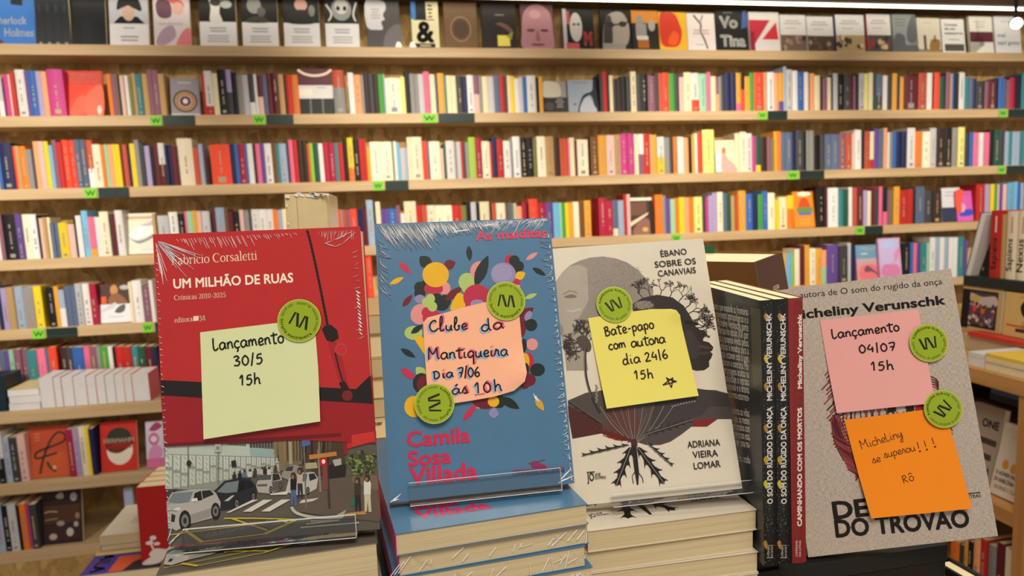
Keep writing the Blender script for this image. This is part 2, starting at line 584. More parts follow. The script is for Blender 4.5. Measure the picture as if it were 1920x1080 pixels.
class Print:
    """collects ink shapes (given where the photograph shows them on the face) into a mesh builder"""

    def __init__(s, mb, face, w0=0.00012, lift=None, rough=0.5, coat=0.0, local=None):
        s.mb, s.face, s.w, s.lift, s.rough, s.coat, s.local = mb, face, w0, lift, rough, coat, local

    def m(s, h):
        return h if not isinstance(h, str) else mat(h, s.rough, 0, s.coat)

    def q(s, p):
        return s.local(p) if s.local else s.face.uv(p[0], p[1])

    def up(s):
        s.w += STEP

    def put(s, uvs, tris, h):
        pts = []
        for a in uvs:
            w = s.w + (s.lift(a) if s.lift else 0)
            pts.append((a[0], -w, a[1]))
        s.mb.tris(pts, tris, s.m(h))

    def poly_uv(s, uvs, h):
        tr = tessellate_polygon([[Vector((a[0], a[1], 0)) for a in uvs]])
        s.put(uvs, tr, h)

    def poly(s, pts, h, sm=False):
        uv = [s.q(p) for p in pts]
        if sm:
            uv = smooth(uv, 4, True)
        s.poly_uv(uv, h)
        s.up()

    def ell(s, cx, cy, rx, ry, h, ang=0, n=22):
        c, sn = math.cos(math.radians(ang)), math.sin(math.radians(ang))
        pts = []
        for i in range(n):
            a = 2 * math.pi * i / n
            x, y = rx * math.cos(a), ry * math.sin(a)
            pts.append((cx + x * c - y * sn, cy + x * sn + y * c))
        s.poly(pts, h)

    def leaf(s, x0, y0, x1, y1, wd, h):
        dx, dy = x1 - x0, y1 - y0
        nx, ny = -dy, dx
        L = math.hypot(dx, dy)
        nx, ny = nx / L * wd, ny / L * wd
        prof = [(0, 0), (.15, .55), (.35, .95), (.5, 1), (.7, .8), (.88, .4), (1, 0)]
        pts = [(x0 + dx * t + nx * k, y0 + dy * t + ny * k) for t, k in prof]
        pts += [(x0 + dx * t - nx * k, y0 + dy * t - ny * k) for t, k in reversed(prof[1:-1])]
        s.poly(pts, h)

    def ribbon_uv(s, uv, wid, h, z=None):
        n = len(uv)
        if n < 2:
            return
        L, Rr = [], []
        for i in range(n):
            d = uv[min(i + 1, n - 1)] - uv[max(i - 1, 0)]
            if d.length < 1e-9:
                d = Vector((1e-6, 0))
            d.normalize()
            k = Vector((-d.y, d.x)) * (wid[i] if isinstance(wid, list) else wid) * 0.5
            e = Vector((0, 0))
            L.append(uv[i] + k)
            Rr.append(uv[i] - k)
        pts = L + Rr
        tr = []
        for i in range(n - 1):
            tr += [(i, i + 1, n + i), (i + 1, n + i + 1, n + i)]
        s.put(pts, tr, h)

    def line(s, pts, wpx, h, sm=True, n=5):
        uv = [s.q(p) for p in pts]
        sc = max((uv[-1] - uv[0]).length, 1e-6) / max(math.dist(pts[0], pts[-1]), 1e-6)
        s.ribbon_uv(smooth(uv, n) if sm else uv, wpx * sc, h)
        s.up()

    def _axes(s, p0, p1):
        a, b = s.q(p0), s.q(p1)
        e = (b - a)
        L = e.length
        e = e / L
        return a, e, Vector((-e.y, e.x)), L, L / math.dist(p0, p1)

    def text(s, body, p0, p1, cap, h, bold=0.0, slant=0.0):
        a, e, n, L, sc = s._axes(p0, p1)
        vs, ts, w = text_tris(body)
        kx, ky = L / (w + 2 * bold), cap * sc / CAP
        for k in range(9 if bold else 1):          # bold: shifted copies, each a hair above the last
            ox, oy = (bold, 0) if k == 8 or not bold else (bold + bold * math.cos(k * math.pi / 4), bold * math.sin(k * math.pi / 4))
            s.put([a + e * ((x + ox + y * slant) * kx) + n * ((y + oy) * ky) for x, y in vs], ts, h)
            s.w += 1.5e-6
        s.up()

    def serif(s, body, p0, p1, cap, h):
        a, e, n, L, sc = s._axes(p0, p1)
        W = sum(SERIF[c][0] for c in body)
        kx, ky = L / W, cap * sc / .68
        x = 0
        for c in body:
            w, st = SERIF[c]
            for k in st:
                pts = smooth([(p[0], p[1], p[2]) for p in k], 4) if len(k) > 2 else [Vector(p) for p in k]
                s.ribbon_uv([a + e * ((x + p[0]) * kx) + n * (p[1] * ky) for p in pts], [max(p[2], .03) * .88 * (kx + ky) / 2 for p in pts], h)
            x += w
        s.up()

    def hand(s, body, p0, p1, xh, pen, h, off=(0, 0), only=None, gap=0.12):
        a, e, n, L, sc = s._axes(p0, p1)
        W = sum(HW[c][0] + gap for c in body) - gap
        kx, ky = L / W, xh * sc
        a = a + e * off[0] * sc + n * off[1] * sc
        x = 0
        for i, c in enumerate(body):
            w, st = HW[c]
            if only is None or i in only:
                for k in st:
                    pts = smooth(k, 6)
                    s.ribbon_uv([a + e * ((x + p[0]) * kx) + n * (p[1] * ky) for p in pts], pen * sc, h)
            x += w + gap
        s.up()


def eul(yaw, lean, roll):
    return (Matrix.Rotation(math.radians(yaw), 3, 'Z') @ Matrix.Rotation(math.radians(lean), 3, 'X') @ Matrix.Rotation(math.radians(roll), 3, 'Y'))


def rel(p):
    return Vector((p[0], p[1], p[2] + CAMZ))
# ---------------------------------------------------------------- the room
YF, YW = 3.50, 3.70              # front edge of the wall shelves, face of the back wall
YL = 3.32                        # front edge of the deeper lower shelves
ROWZ = {1: .7737, 2: .4686, 3: .1550, 4: -.1531, 5: -.4630, 6: -.790, 7: -1.105, 8: -1.412}
ROWY = {r: (YF if r < 6 else YL) for r in ROWZ}
XL, XR = -2.6, 4.7


def structure(mb, name, **k):
    return tag(mb.build(name, **k), kind='structure')


b = MB(); b.box(-3.4, -2.2, -0.06, 5.6, 4.2, 0, wood('floor_boards', '#6a4c32', '#86644a')); structure(b, 'floor')
b = MB(); b.box(-3.4, YW, 0, 5.6, YW + .08, 3.0, OSB); structure(b, 'wall_back')
b = MB(); b.box(-3.4, -2.2, 3.0, 5.6, 4.2, 3.06, mat('#b8ada0', .9)); structure(b, 'ceiling')

SHELF_T = .046
ORD = {1: 'top', 2: 'second', 3: 'third', 4: 'fourth', 5: 'fifth', 6: 'sixth', 7: 'seventh', 8: 'bottom'}
for r, z in ROWZ.items():
    b = MB()
    y0 = ROWY[r]
    t = SHELF_T if r < 6 else .052
    z1 = z + CAMZ
    b.box(XL, y0, z1 - t, XR, YW, z1, PINE)
    o = b.build('wall_shelf', bevel=.002)
    extra = {1: 'full of face-out covers', 2: 'level with the eye', 3: 'without face-out covers but one', 4: 'just above the four display books', 5: 'running behind the display books', 6: 'deep, carrying white page edges',
             7: 'with two red face-out covers', 8: 'nearest the floor'}[r]
    tag(o, ('long pine wall shelf, %s from top, %s' % ({1: 'first', 8: 'eighth'}.get(r, ORD[r]), extra)).strip(), 'shelf', 'pine shelves on the book wall')
# upper ledge that carries the light strip
d0 = at_y(1920, 15, 3.47).z
b = MB(); b.box(XL, 3.47, d0 + .012, XR, YW, d0 + .062, DKWOOD)
tag(b.build('wall_shelf', bevel=.002), 'dark brown ledge above the glowing light strip', 'shelf')
t = empty('light_strip', (0, 3.48, d0))
b = MB(); b.box(XL, -.012, 0, XR, .03, .0118, mat('#8a8a86', .4)); b.build('aluminium_channel', t)
b = MB(); b.box(XL + .01, -.016, -.004, XR - .01, .024, 0, glow('strip_glow', (1, .93, .70, 1), 5.5)); b.build('diffuser', t)
tag(t, 'long glowing warm white light strip under the dark ledge', 'light strip')
# plinth of strand board under the bottom shelf
b = MB(); b.box(XL, YL + .0, 0, XR, YL + .03, ROWZ[8] + CAMZ - .0525, OSB)
structure(b, 'baseboard_back')
# uprights that carry the shelves, hidden behind the books for the most part
for i, x in enumerate((XL - .03, XR)):
    b = MB(); b.box(x, YL, 0, x + .03, YW, 2.9, PINE)
    tag(b.build('shelf_upright', bevel=.002), ('pale pine upright closing the %s end of the wall shelves' % ('left', 'right')[i]), 'upright')

# dark joint plates and green tags on the shelf edges
TAGS = [(2, 281, 303, 305, 365), (2, 475, 497, 499, 550), (2, 792, 819, 822, 890), (2, 1422, 1438, 1440, 1476), (2, 1874, 1888, 1891, 1925),
        (3, 156, 180, 183, 240), (3, 699, 719, 722, 766), (3, 1477, 1497, 1500, 1545), (3, 1871, 1884, 1887, 1930),
        (4, 1605, 1620, 1622, 1655), (4, 1260, 1277, None, None), (5, 59, 83, 86, 144), (5, 267, 287, 291, 330)]
cnt = {}
for r, a, c, e, f in TAGS:
    z = ROWZ[r]
    cnt[r] = cnt.get(r, 0) + 1
    word = ['first', 'second', 'third', 'fourth', 'fifth'][cnt[r] - 1] if r != 4 else {1: 'second', 2: 'first'}[cnt[r]]
    # green tag with the shop mark
    x0 = at_y(a, 300 if r > 2 else 220, YF - .003); x1 = at_y(c, 300 if r > 2 else 220, YF - .003)
    def X(px, py=None):
        yy = {2: 222, 3: 345, 4: 440, 5: 615}[r]
        return at_y(px, yy, YF - .004).x
    xa, xb = X(a), X(c)
    b = MB()
    zc = z + CAMZ
    b.box(xa, YF - .0035, zc - .046, xb, YF - .0005, zc - .003, mat('#7cc83c', .5))
    wd = xb - xa
    for k in range(4):
        u0 = xa + wd * (.2 + .16 * k)
        s0 = .1 * wd * (1 if k % 2 else -1)
        b.face([(u0 - s0, YF - .004, zc - .034), (u0 - s0 + .09 * wd, YF - .004, zc - .034), (u0 + s0 + .09 * wd, YF - .004, zc - .014), (u0 + s0, YF - .004, zc - .014)], mat('#203018', .6))
    tag(b.build('shelf_tag'), '%s green tag with dark mark from the left on the %s shelf edge' % (word, ORD[r]), 'tag', 'green tags on the shelf edges')
    if e:
        xa, xb = X(e), X(f)
        b = MB()
        b.box(xa, YF - .006, zc - .048, xb, YF - .0005, zc - .002, mat('#22302c', .4))
        b.box(xa + .002, YF - .0072, zc - .040, xb - .002, YF - .006, zc - .036, mat('#2c3a36', .35))
        tag(b.build('label_holder', bevel=.0008), '%s dark strip label holder from the left on the %s shelf edge' % (word, ORD[r]), 'label holder', 'dark label holders on the shelf edges')
# ---------------------------------------------------------------- books standing on the wall shelves, spine out
PAL = {'w': ('white', '#dcd8d4'), 'c': ('cream', '#e2d4ae'), 'i': ('ivory', '#ecdfc2'), 'y': ('yellow', '#e8c626'), '@': ('pale yellow', '#e6e080'), 'a': ('amber', '#dc9c34'),
       'o': ('orange', '#e87824'), 't': ('rust red', '#bc5034'), 'r': ('red', '#b82a26'), 's': ('scarlet', '#e6482e'), 'p': ('pink', '#e06a8c'), 'q': ('pale pink', '#dcb2a8'),
       'm': ('magenta', '#bc3c82'), 'u': ('purple', '#64488e'), 'l': ('lilac', '#a698c0'), 'b': ('blue', '#3464ac'), 'n': ('navy', '#20264e'), 'k': ('sky blue', '#70b0d4'),
       'e': ('teal', '#3a7e84'), 'g': ('green', '#46963a'), 'j': ('lime green', '#92b83a'), 'f': ('dark green', '#26503e'), 'v': ('olive', '#787444'), 'd': ('dark brown', '#3a2822'),
       'x': ('black', '#1c1a1a'), 'z': ('charcoal', '#403f42'), 'h': ('grey', '#8a8884'), '1': ('light grey', '#bcbabc'), '2': ('burgundy', '#5e2029'), '3': ('crimson', '#aa2240'),
       '4': ('tan', '#b8945e'), '5': ('brown', '#704a2c'), '6': ('slate blue', '#586680'), '7': ('pale blue', '#98a8be'), '8': ('mauve', '#86586a'), '9': ('mint', '#94c8a4'), '0': ('peach', '#e6a070')}
# (shelf, pixel offset x, y, scale, first x, books: right edge, colour, top[, lower part colour+percent])
SEG = [
 (2, 0, 120, 6, 0, "60,1,150,w40 78,_ 135,m,118 165,q,118 212,r,90 320,w,60 365,u,75 450,b,75 515,l,80 575,0,85 755,m,60 1165,_ 1240,_ 1285,o,110 1345,8,115 1365,v,112 1385,x,130 1430,q,135 1480,w,130 1525,v,140 1560,4,105 1630,e,115 1695,4,110 1750,8,65 1820,8,70 1885,4,110"),
 (2, 320, 120, 6, 385, "415,r,110 500,w,80,r20 560,c,105 660,x,60 715,l,65,z50 770,x,95 835,h,120 905,1,120 965,z,115,w30 1000,w,118 1060,2,130,q45 1110,6,130 1160,2,100 1240,2,98 1300,4,115 1325,x,120 1385,r,130 1460,o,120 1850,_ 1980,t,70,h60"),
 (2, 640, 120, 6, 100, "165,w,100 245,0,120 275,h,125 330,d,90 385,z,110 435,d,112 495,g,115 515,7,118 690,i,155 735,@,145 790,x,75 845,h,110 885,h,115 945,1,115 1015,p,85 1075,c,115 1088,b,120 1100,_ 1175,a,105 1200,e,130 1255,c,130 1310,c,130 1385,z,130 1430,n,140 1505,w,125 1565,8,130,q50 1600,h,140 1665,c,140 1735,1,142 1795,6,125 1850,r,125 1880,z,130 1920,c,130"),
 (2, 960, 120, 6, 0, "40,y,140 95,w,165 135,1,150 180,b,145 280,w,130 315,x,150 355,a,145 1000,_ 1030,z,105 1080,r,90 1105,x,105 1145,c,130 1185,z,165 1235,d,165 1300,x,140 1345,z,140 1410,c,85 1460,z,110 1540,x,110 1620,8,130 1660,z,100 1700,t,100 1775,s,98 1840,g,105 1885,z,110 1920,q,150"),
 (2, 1280, 120, 6, 0, "20,q,150 105,c,95 195,w,100,s30 275,9,110 320,p,95 380,c,140 410,8,150,0 440,h,140 480,z,120 545,n,100 605,n,108 660,a,100,p20 700,x,95,s55 760,a,140 810,g,98 920,s,95 945,0,95 960,_ 1040,w,90 1085,0,100 1140,a,100,u25 1175,7,30 1245,1,60 1300,w,75 1370,b,90 1415,w,95 1440,_ 1490,0,105 1555,c,130 1575,x,140 1630,8,160 1680,c,150 1700,z,120 1750,1,105 1820,x,110 1890,z,112 1920,2,120"),
 (2, 1600, 120, 6, 0, "25,8,130 60,x,110 130,1,105 165,@,108 215,c,100 255,z,110,f40 330,6,115,z40 380,w,130 440,z,120 495,a,105 525,n,140 570,a,145 735,2,135 825,t,100 885,w,100 910,_ 970,s,95 1035,f,140 1085,8,95 1110,4,110 1140,b,105 1180,x,105 1250,w,95 1300,e,150 1350,6,150 1380,n,165 1475,z,190 1515,8,195 1600,2,190 1630,x,185 1690,b,150 1720,6,170 1760,8,180 1820,3,150 1850,x,130 1885,n,130 1920,e,100"),
 (3, 0, 255, 6, 0, "45,b,80 185,n,78 215,s,115 260,4,110 330,o,115 395,h,150 430,z,155 485,0,60 545,q,60 595,y,60 640,k,105 690,8,45 745,r,70 820,s,45 885,s,45 945,6,40 1010,6,40 1085,t,45,w40 1175,i,95 1215,o,100 1250,9,95 1310,0,95 1350,y,95 1390,y,95 1420,2,95 1470,t,95 1500,n,100 1560,y,85 1610,h,45 1660,z,85 1720,l,110 1765,x,110 1820,2,80 1890,w,80,2 1920,n,100"),
 (3, 320, 255, 6, 0, "40,n,100 110,2,110 280,i,25 350,t,130 395,7,90 440,_ 475,_ 700,s,95 750,n,90 790,b,90 865,3,90 890,b,90 955,w,85 985,d,88 1040,p,85 1085,u,85 1165,w,85 1215,5,80 1250,e,85 1330,7,85 1360,z,90 1405,p,45 1455,r,45 1510,d,45 1560,d,47 1590,t,85 1630,j,80 1690,f,85 1740,w,85 1800,3,75 1870,3,75 1910,e,80 1920,r,90"),
 (3, 640, 250, 6, 0, "45,r,110 95,x,65 160,y,50,o30 225,x,70 265,r,65 305,r,65 345,a,165 470,i,95 590,i,95 610,v,100 645,w,90 680,k,105 735,1,165 765,7,165 805,c,45 930,i,40 985,s,90 1010,6,90 1130,i,90 1165,q,170 1195,f,120 1290,w,85 1315,h,100 1360,1,95 1385,r,95 1410,z,100 1450,h,100 1525,j,45 1600,3,50 1690,i,90 1710,r,100 1765,n,45 1840,r,70 1920,w,85"),
 (3, 960, 240, 6, 0, "25,h,150 110,w,95 180,x,110 250,x,108 295,v,160 390,i,95 485,4,95 550,d,110 590,t,120 640,t,120 660,p,125 715,c,110 745,2,140 870,i,130 900,_ 985,5,100 1075,a,80 1165,q,80 1235,4,75 1310,m,65 1385,m,65 1430,c,70 1490,w,70,8 1560,r,65 1590,0,75 1640,a,75 1720,w,100,y45 1780,h,110 1825,z,110 1870,o,100 1920,w,100"),
 (3, 1280, 235, 6, 0, "15,w,130 75,0,140 110,x,130 145,a,105 175,w,90 230,s,85 360,@,50 600,_ 650,c,90 725,i,75 790,w,90 830,m,120 885,f,115,y18 950,d,130 995,8,130 1030,v,150 1070,a,70 1110,o,70 1170,6,80 1235,6,80 1280,n,80 1360,z,60 1400,x,65 1430,h,60 1480,h,60 1545,x,110 1600,z,110 1680,6,100 1770,6,100 1840,8,85 1910,t,95 1920,w,95"),
 (3, 1600, 230, 6, 0, "20,q,100 95,w,80 120,x,95 185,t,95 230,c,100,r25 285,u,70 340,6,70 385,0,60 410,w,110 440,h,105 480,b,100 540,n,100 600,n,100 690,w,60 780,o,100 865,i,100 940,1,60 1030,d,62 1115,x,60 1180,h,55 1255,@,50 1300,z,110 1345,b,110 1420,p,110 1475,w,110 1530,p,110 1580,x,80 1650,f,80 1700,z,85 1745,7,100 1790,e,100 1840,7,100 1880,7,100 1920,e,95"),
 (4, 0, 385, 6, 0, "30,w,110 75,8,105 225,x,100 295,u,95 380,i,100 460,w,100 480,x,110 525,q,145 565,4,135 605,c,135 650,6,200 695,6,200 795,y,195 870,q,210 900,x,150 960,w,115 1030,k,60 1105,p,130,a20 1165,w,130 1265,i,70 1285,f,100 1340,2,105 1425,w,55 1755,_ 1790,4,95"),
 (4, 284, 360, 6, 105, "230,1,265 330,w,225 410,x,245 440,p,220 505,9,215 555,a,210 600,q,215 690,1,215 720,_ 760,2,200 860,7,175 900,5,195 950,2,220 1025,x,225 1070,q,200 1130,h,210 1160,z,205 1240,w,195 1320,w,195 1400,w,195 1455,o,200 1500,7,200 1600,c,190 1700,x,195 1800,8,190 1895,c,195"),
 (4, 603, 360, 6, 0, "75,w,140 105,1,150 165,8,200 240,s,195 265,h,198 300,t,200 345,8,200 425,s,190 455,n,195 490,n,195 535,2,190 610,7,90 635,x,120 690,c,110 730,u,190 775,u,190 865,b,190 910,8,150 955,w,240 1090,c,105 1150,r,150 1210,t,150 1300,i,150 1390,i,150 1490,i,150 1590,r,150 1650,v,150 1700,x,110 1760,1,115 1800,x,118"),
 (4, 881, 355, 6, 120, "240,c,140 265,d,160 315,t,160 420,i,155 445,5,155 480,6,150 510,v,155 540,1,155 605,0,190 650,3,150 680,x,150 780,s,110 870,3,150 950,u,150 1020,k,150 1050,9,150 1085,g,150 1130,y,150 1175,a,150 1240,i,140 1300,5,150 1375,a,125 1460,_ 1545,3,95 1620,3,130 1675,6,120,c20 1740,7,125 1775,r,60 1815,q,55"),
 (4, 1180, 345, 6, 300, "385,o,120 420,h,130 470,u,160 525,9,170 565,o,160 625,y,150 690,0,150 735,o,150 830,@,145 865,z,150 895,m,145 945,l,130 995,l,100 1060,i,90 1100,6,100 1150,f,110 1200,4,130 1235,t,120 1320,a,75 1400,b,110 1450,n,115 1505,g,115 1570,b,80 1650,i,100 1690,y,180 1780,c,150 1850,y,130,o60"),
 (4, 1480, 335, 4.364, 232, "300,x,70 320,2,62 405,w,75 445,e,90 490,f,85 525,w,70 550,t,72 605,2,60 640,l,95 675,c,100 695,2,80 735,z,80 765,p,65 800,x,70,p35 830,8,95 850,v,90 900,a,65 965,r,95 1010,r,85 1030,x,90 1105,6,65 1170,z,95 1240,d,95 1530,_ 1600,r,45 1640,l,45 1670,y,45 1700,g,45 1720,q,45 1745,u,45 1780,q,45 1830,k,35 1860,k,25 1890,b,35 1915,7,35"),
 (5, 0, 480, 6, 0, "50,n,345 120,l,360 200,4,350 300,7,345 420,h,345 510,y,340 560,_ 650,x,350 700,a,340 765,7,380,w50 830,6,340 890,6,340 960,1,310 1040,w,310 1115,3,315 1490,_ 1525,c,290 1630,w,275 1720,8,340 1760,w,270"),
 (5, 680, 460, 6, 0, "75,t,45 140,s,50"),
 (5, 1440, 440, 4.8, 140, "170,a,160 220,k,165 245,j,165 290,i,130 335,2,100 380,a,95 435,i,125 490,a,125 535,0,140,9 640,u,90 720,z,100 755,1,75 790,n,90 1010,_ 1215,_ 1275,x,75 1305,b,75 1335,p,75 1365,u,75 1425,e,75 1450,9,75 1500,w,25 1540,7,25 1580,w,25 1620,7,25 1660,w,25 1700,w,25 1760,e,20 1790,u,50"),
 (7, 0, 770, 6, 0, "80,w,250,x50 150,7,300 240,z,300 330,q,270 790,_ 870,3,210 930,l,190 1000,i,185 1050,y,180 1100,n,200"),
 (8, 0, 900, 6, 0, "70,7,280 140,x,290 235,1,270 270,x,280 340,o,265 375,m,265 460,z,270"),
]
# books at the back of the deep sixth shelf: their feet are hidden, so their right edges are given at the height they show
BACK6 = (6, 0, 650, 6, 0, "60,6,50 110,u,45 170,9,40 250,8,30 310,8,30 420,e,40 520,p,30 560,6,28 650,s,5 690,_ 760,d,10 830,z,10 955,b,5 1020,p,0 1100,8,0 1140,h,0 1230,g,0 1285,w,0 1310,x,5 1400,r,0 1490,r,0 1560,e,0 1640,f,0 1740,2,0 1780,n,0")

RNG = random.Random(5)
DARK = set('xzndf25u8bre36gtm')


def book_mesh(mb, w, d, h, code, low, shear, seed, deco=True):
    """one upright book: rounded spine, two boards, recessed page block, a band and blurred spine print"""
    rg = random.Random(seed)
    cm = mat(PAL[code][1], .5, .12)
    pg = PAGES if rg.random() < .6 else PAGES_CREAM
    bulge = min(.004, w * .12)
    cols = [(-w / 2, bulge), (-w / 4, bulge * .25), (0, 0), (w / 4, bulge * .25), (w / 2, bulge)]
    lowc, lowf = None, 0
    if low:
        lowc = mat(PAL[low[0]][1], .5, .12)
        lowf = (int(low[1:]) / 100) if len(low) > 1 else .5
    zs = [0, h * lowf, h] if lowc else [0, h]
    S = lambda x, y, z: (x - shear * z, y, z)
    for k in range(len(zs) - 1):
        m = lowc if (lowc and k == 0) else cm
        for i in range(4):
            (xa, ya), (xb, yb) = cols[i], cols[i + 1]
            mb.face([S(xa, ya, zs[k]), S(xb, yb, zs[k]), S(xb, yb, zs[k + 1]), S(xa, ya, zs[k + 1])], m)
    t = min(.0016, w * .12)
    top = h - .002
    for sx in (-1, 1):
        a, c = (-w / 2, -w / 2 + t) if sx < 0 else (w / 2 - t, w / 2)
        mb.hexa([S(a, bulge, 0), S(c, bulge, 0), S(c, d, 0), S(a, d, 0), S(a, bulge, h), S(c, bulge, h), S(c, d, h), S(a, d, h)], cm)
    mb.face([S(-w / 2 + t, bulge * .2, top), S(w / 2 - t, bulge * .2, top), S(w / 2 - t, d - .002, top), S(-w / 2 + t, d - .002, top)], pg)
    mb.face([S(-w / 2 + t, d - .002, 0), S(w / 2 - t, d - .002, 0), S(w / 2 - t, d - .002, top), S(-w / 2 + t, d - .002, top)], pg)
    if deco and w > .011:
        light = code in DARK
        ink = mat(rg.choice(['#a89c8c', '#b09a70', '#98908c'] if light else ['#8c8478', '#a07c70', '#7c8494', '#a8977c']), .5, .1)
        z0, z1 = h * rg.uniform(.12, .3), h * rg.uniform(.6, .9)
        z, lw = z0, min(w * .28, .007)
        while z < z1:
            s = rg.uniform(.003, .009)
            if rg.random() < .8:
                mb.face([S(-lw / 2, -.0004, z), S(lw / 2, -.0004, z), S(lw / 2, -.0004, z + s), S(-lw / 2, -.0004, z + s)], ink)
            z += s + rg.uniform(.0015, .004)
        if rg.random() < .5:
            zz = h * .05
            mb.face([S(-w * .2, -.0004, zz), S(w * .2, -.0004, zz), S(w * .2, -.0004, zz + w * .3), S(-w * .2, -.0004, zz + w * .3)], ink)


SPINES = []                      # [shelf, x, y, z, w, d, h, colour, lower colour, shear, pixel area, order]


def read_seg(seg, y_off=.010, base=None):
    r, ox, oy, sc, x0, toks = seg
    z = ROWZ[r]
    Y = ROWY[r] + y_off
    px0 = ox + x0 / sc
    for tk in toks.split():
        p = tk.split(',')
        px1 = ox + float(p[0]) / sc
        if p[1] != '_':
            zq = z + CAMZ
            # foot of the book on the shelf: pixel column at the shelf's line
            d0 = [Vector((0, Y, zq))]
            yb = 540
            X0 = foot_x(px0, Y, z) if base is None else at_y(px0, base, Y).x
            X1 = foot_x(px1, Y, z) if base is None else at_y(px1, base, Y).x
            top = at_y((px0 + px1) / 2, oy + float(p[2]) / sc, Y).z
            h = top - zq
            jit = RNG.uniform(-.004, .006)
            SPINES.append([r, (X0 + X1) / 2, Y + jit, zq + .0006, (X1 - X0) * .985, RNG.uniform(.115, .135) if r < 6 else .14, h, p[1], p[3] if len(p) > 3 else None,
                           .022 if (X0 + X1) / 2 < 2.6 else .01, (px1 - px0) * (h * 380), len(SPINES)])
        px0 = px1


def foot_x(px, Y, z):
    """X of the point at depth Y and height z (from the camera) that shows in pixel column px"""
    k = (px - 960) / F
    a = CR.y * Y + CR.z * z
    b2 = CF.y * Y + CF.z * z
    return (k * b2 - a) / (CR.x - k * CF.x)


for sg in SEG:
    read_seg(sg)
read_seg(BACK6, y_off=.20, base=675)
NKEEP = 208
order = sorted(range(len(SPINES)), key=lambda i: -SPINES[i][10])
keep = set(order[:NKEEP])
NUM = ['first', 'second', 'third', 'fourth', 'fifth', 'sixth', 'seventh', 'eighth', 'ninth', 'tenth', 'eleventh', 'twelfth', 'thirteenth', 'fourteenth', 'fifteenth', 'sixteenth', 'seventeenth', 'eighteenth']
stuff = MB()
rows = {}
for i, s in enumerate(SPINES):
    rows.setdefault(s[0], []).append(i)
labels = {}
for r, idx in rows.items():
    idx.sort(key=lambda i: SPINES[i][1])
    n = {}
    for k, i in enumerate(idx):
        s = SPINES[i]
        cname = PAL[s[7]][0]
        L = PAL[SPINES[idx[k - 1]][7]][0] if k else None
        Rn = PAL[SPINES[idx[k + 1]][7]][0] if k + 1 < len(idx) else None
        size = 'thick ' if s[4] > .034 else 'slim ' if s[4] < .017 else ''
        if s[6] < .14:
            size += 'short '
        nb = ('between %s and %s ones' % (L, Rn)) if L and Rn else 'at the end of the row'
        where = '%s shelf' % ORD[r]
        labels[i] = ['%s%s book spine %s on the %s' % (size, cname, nb, where), cname, r]
dup = {}
for i in labels:
    if i in keep:
        dup.setdefault(labels[i][0], []).append(i)
for lb, ids in dup.items():
    if len(ids) > 1:
        ids.sort(key=lambda i: SPINES[i][1])
        for k, i in enumerate(ids):
            L = labels[i]
            base = lb.replace(' book spine', ' spine').replace(' ones', '')
            L[0] = '%s of %s such from left: %s' % (NUM[k], ['two', 'three', 'four', 'five', 'six'][len(ids) - 2], base)
for i, s in enumerate(SPINES):
    r, x, y, z, w, d, h, code, low, sh, ar, _k = s
    if i in keep:
        mb = MB()
        book_mesh(mb, w, d, h, code, low, sh, i)
        o = mb.build('shelved_book', loc=(x, y, z))
        tag(o, labels[i][0], 'book', 'books standing spine out on the %s shelf' % ORD[r])
    else:
        mb = MB()
        book_mesh(mb, w, d, h, code, low, sh, i, deco=False)
        n = len(stuff.v)
        stuff.v += [(a + x, b_ + y, c + z) for a, b_, c in mb.v]
        for f, mi in zip(mb.f, mb.mi):
            stuff.f.append(tuple(n + j for j in f))
            stuff.mi.append(stuff.slot(mb.mats[mi]))
o = stuff.build('slim_book_filling')
tag(o, 'the many slimmest book spines filling the gaps between wider books on the wall shelves', 'books', None, 'stuff')
# ---------------------------------------------------------------- books shown face out on the wall shelves
def cover_book(T, R, W, H, t, base, art, label, name='face_out_book', group=None, spine=None):
    fc = Face(T, R)
    mb = MB()
    cm = mat(base, .5, 0, .04)
    mb.box(0, 0, 0, W, .0009, H, cm)
    mb.box(0, t - .0009, 0, W, t, H, cm)
    mb.box(0, .0009, 0, .0009, t - .0009, H, mat(spine, .42) if spine else cm)
    mb.box(.0009, .0009, .001, W - .001, t - .0009, H - .0015, PAGES_CREAM)
    P = Print(mb, fc, .0001, rough=.5, coat=.04, local=lambda p: Vector((p[0] * W, p[1] * H)))
    for a in art:
        if a[0] == 'r':
            P.poly([(a[1], a[2]), (a[3], a[2]), (a[3], a[4]), (a[1], a[4])], a[5])
        elif a[0] == 'p':
            P.poly(a[1], a[2])
        elif a[0] == 's':
            P.poly(a[1], a[2], True)
        elif a[0] == 'e':
            P.ell(a[1], a[2], a[3], a[4], a[5])
        elif a[0] == 't':
            _, body, x0, y, x1, cap, h = a[:7]
            vs, ts, w = text_tris(body, a[7] if len(a) > 7 else 0)
            P.put([Vector(((x0 + vx / w * (x1 - x0)) * W, (y + vy / CAP * cap) * H)) for vx, vy in vs], ts, h)
            P.up()
        elif a[0] == 'l':
            pts = smooth([Vector((x * W, y * H)) for x, y in a[1]], 5)
            P.ribbon_uv(pts, a[2] * W, a[3])
            P.up()
        elif a[0] == 'lines':          # tiny unreadable lines of print
            _, x0, y0, x1, n, dy, h = a
            rg = random.Random(n * 7 + int(x0 * 100))
            for k in range(n):
                s = rg.uniform(0, .2) * (x1 - x0)
                P.poly([(x0 + s, y0 - k * dy), (x1 - s, y0 - k * dy), (x1 - s, y0 - k * dy + dy * .42), (x0 + s, y0 - k * dy + dy * .42)], h)
    o = mb.build(name, loc=T, rot=R.to_euler())
    tag(o, label, 'book', group)
    return o


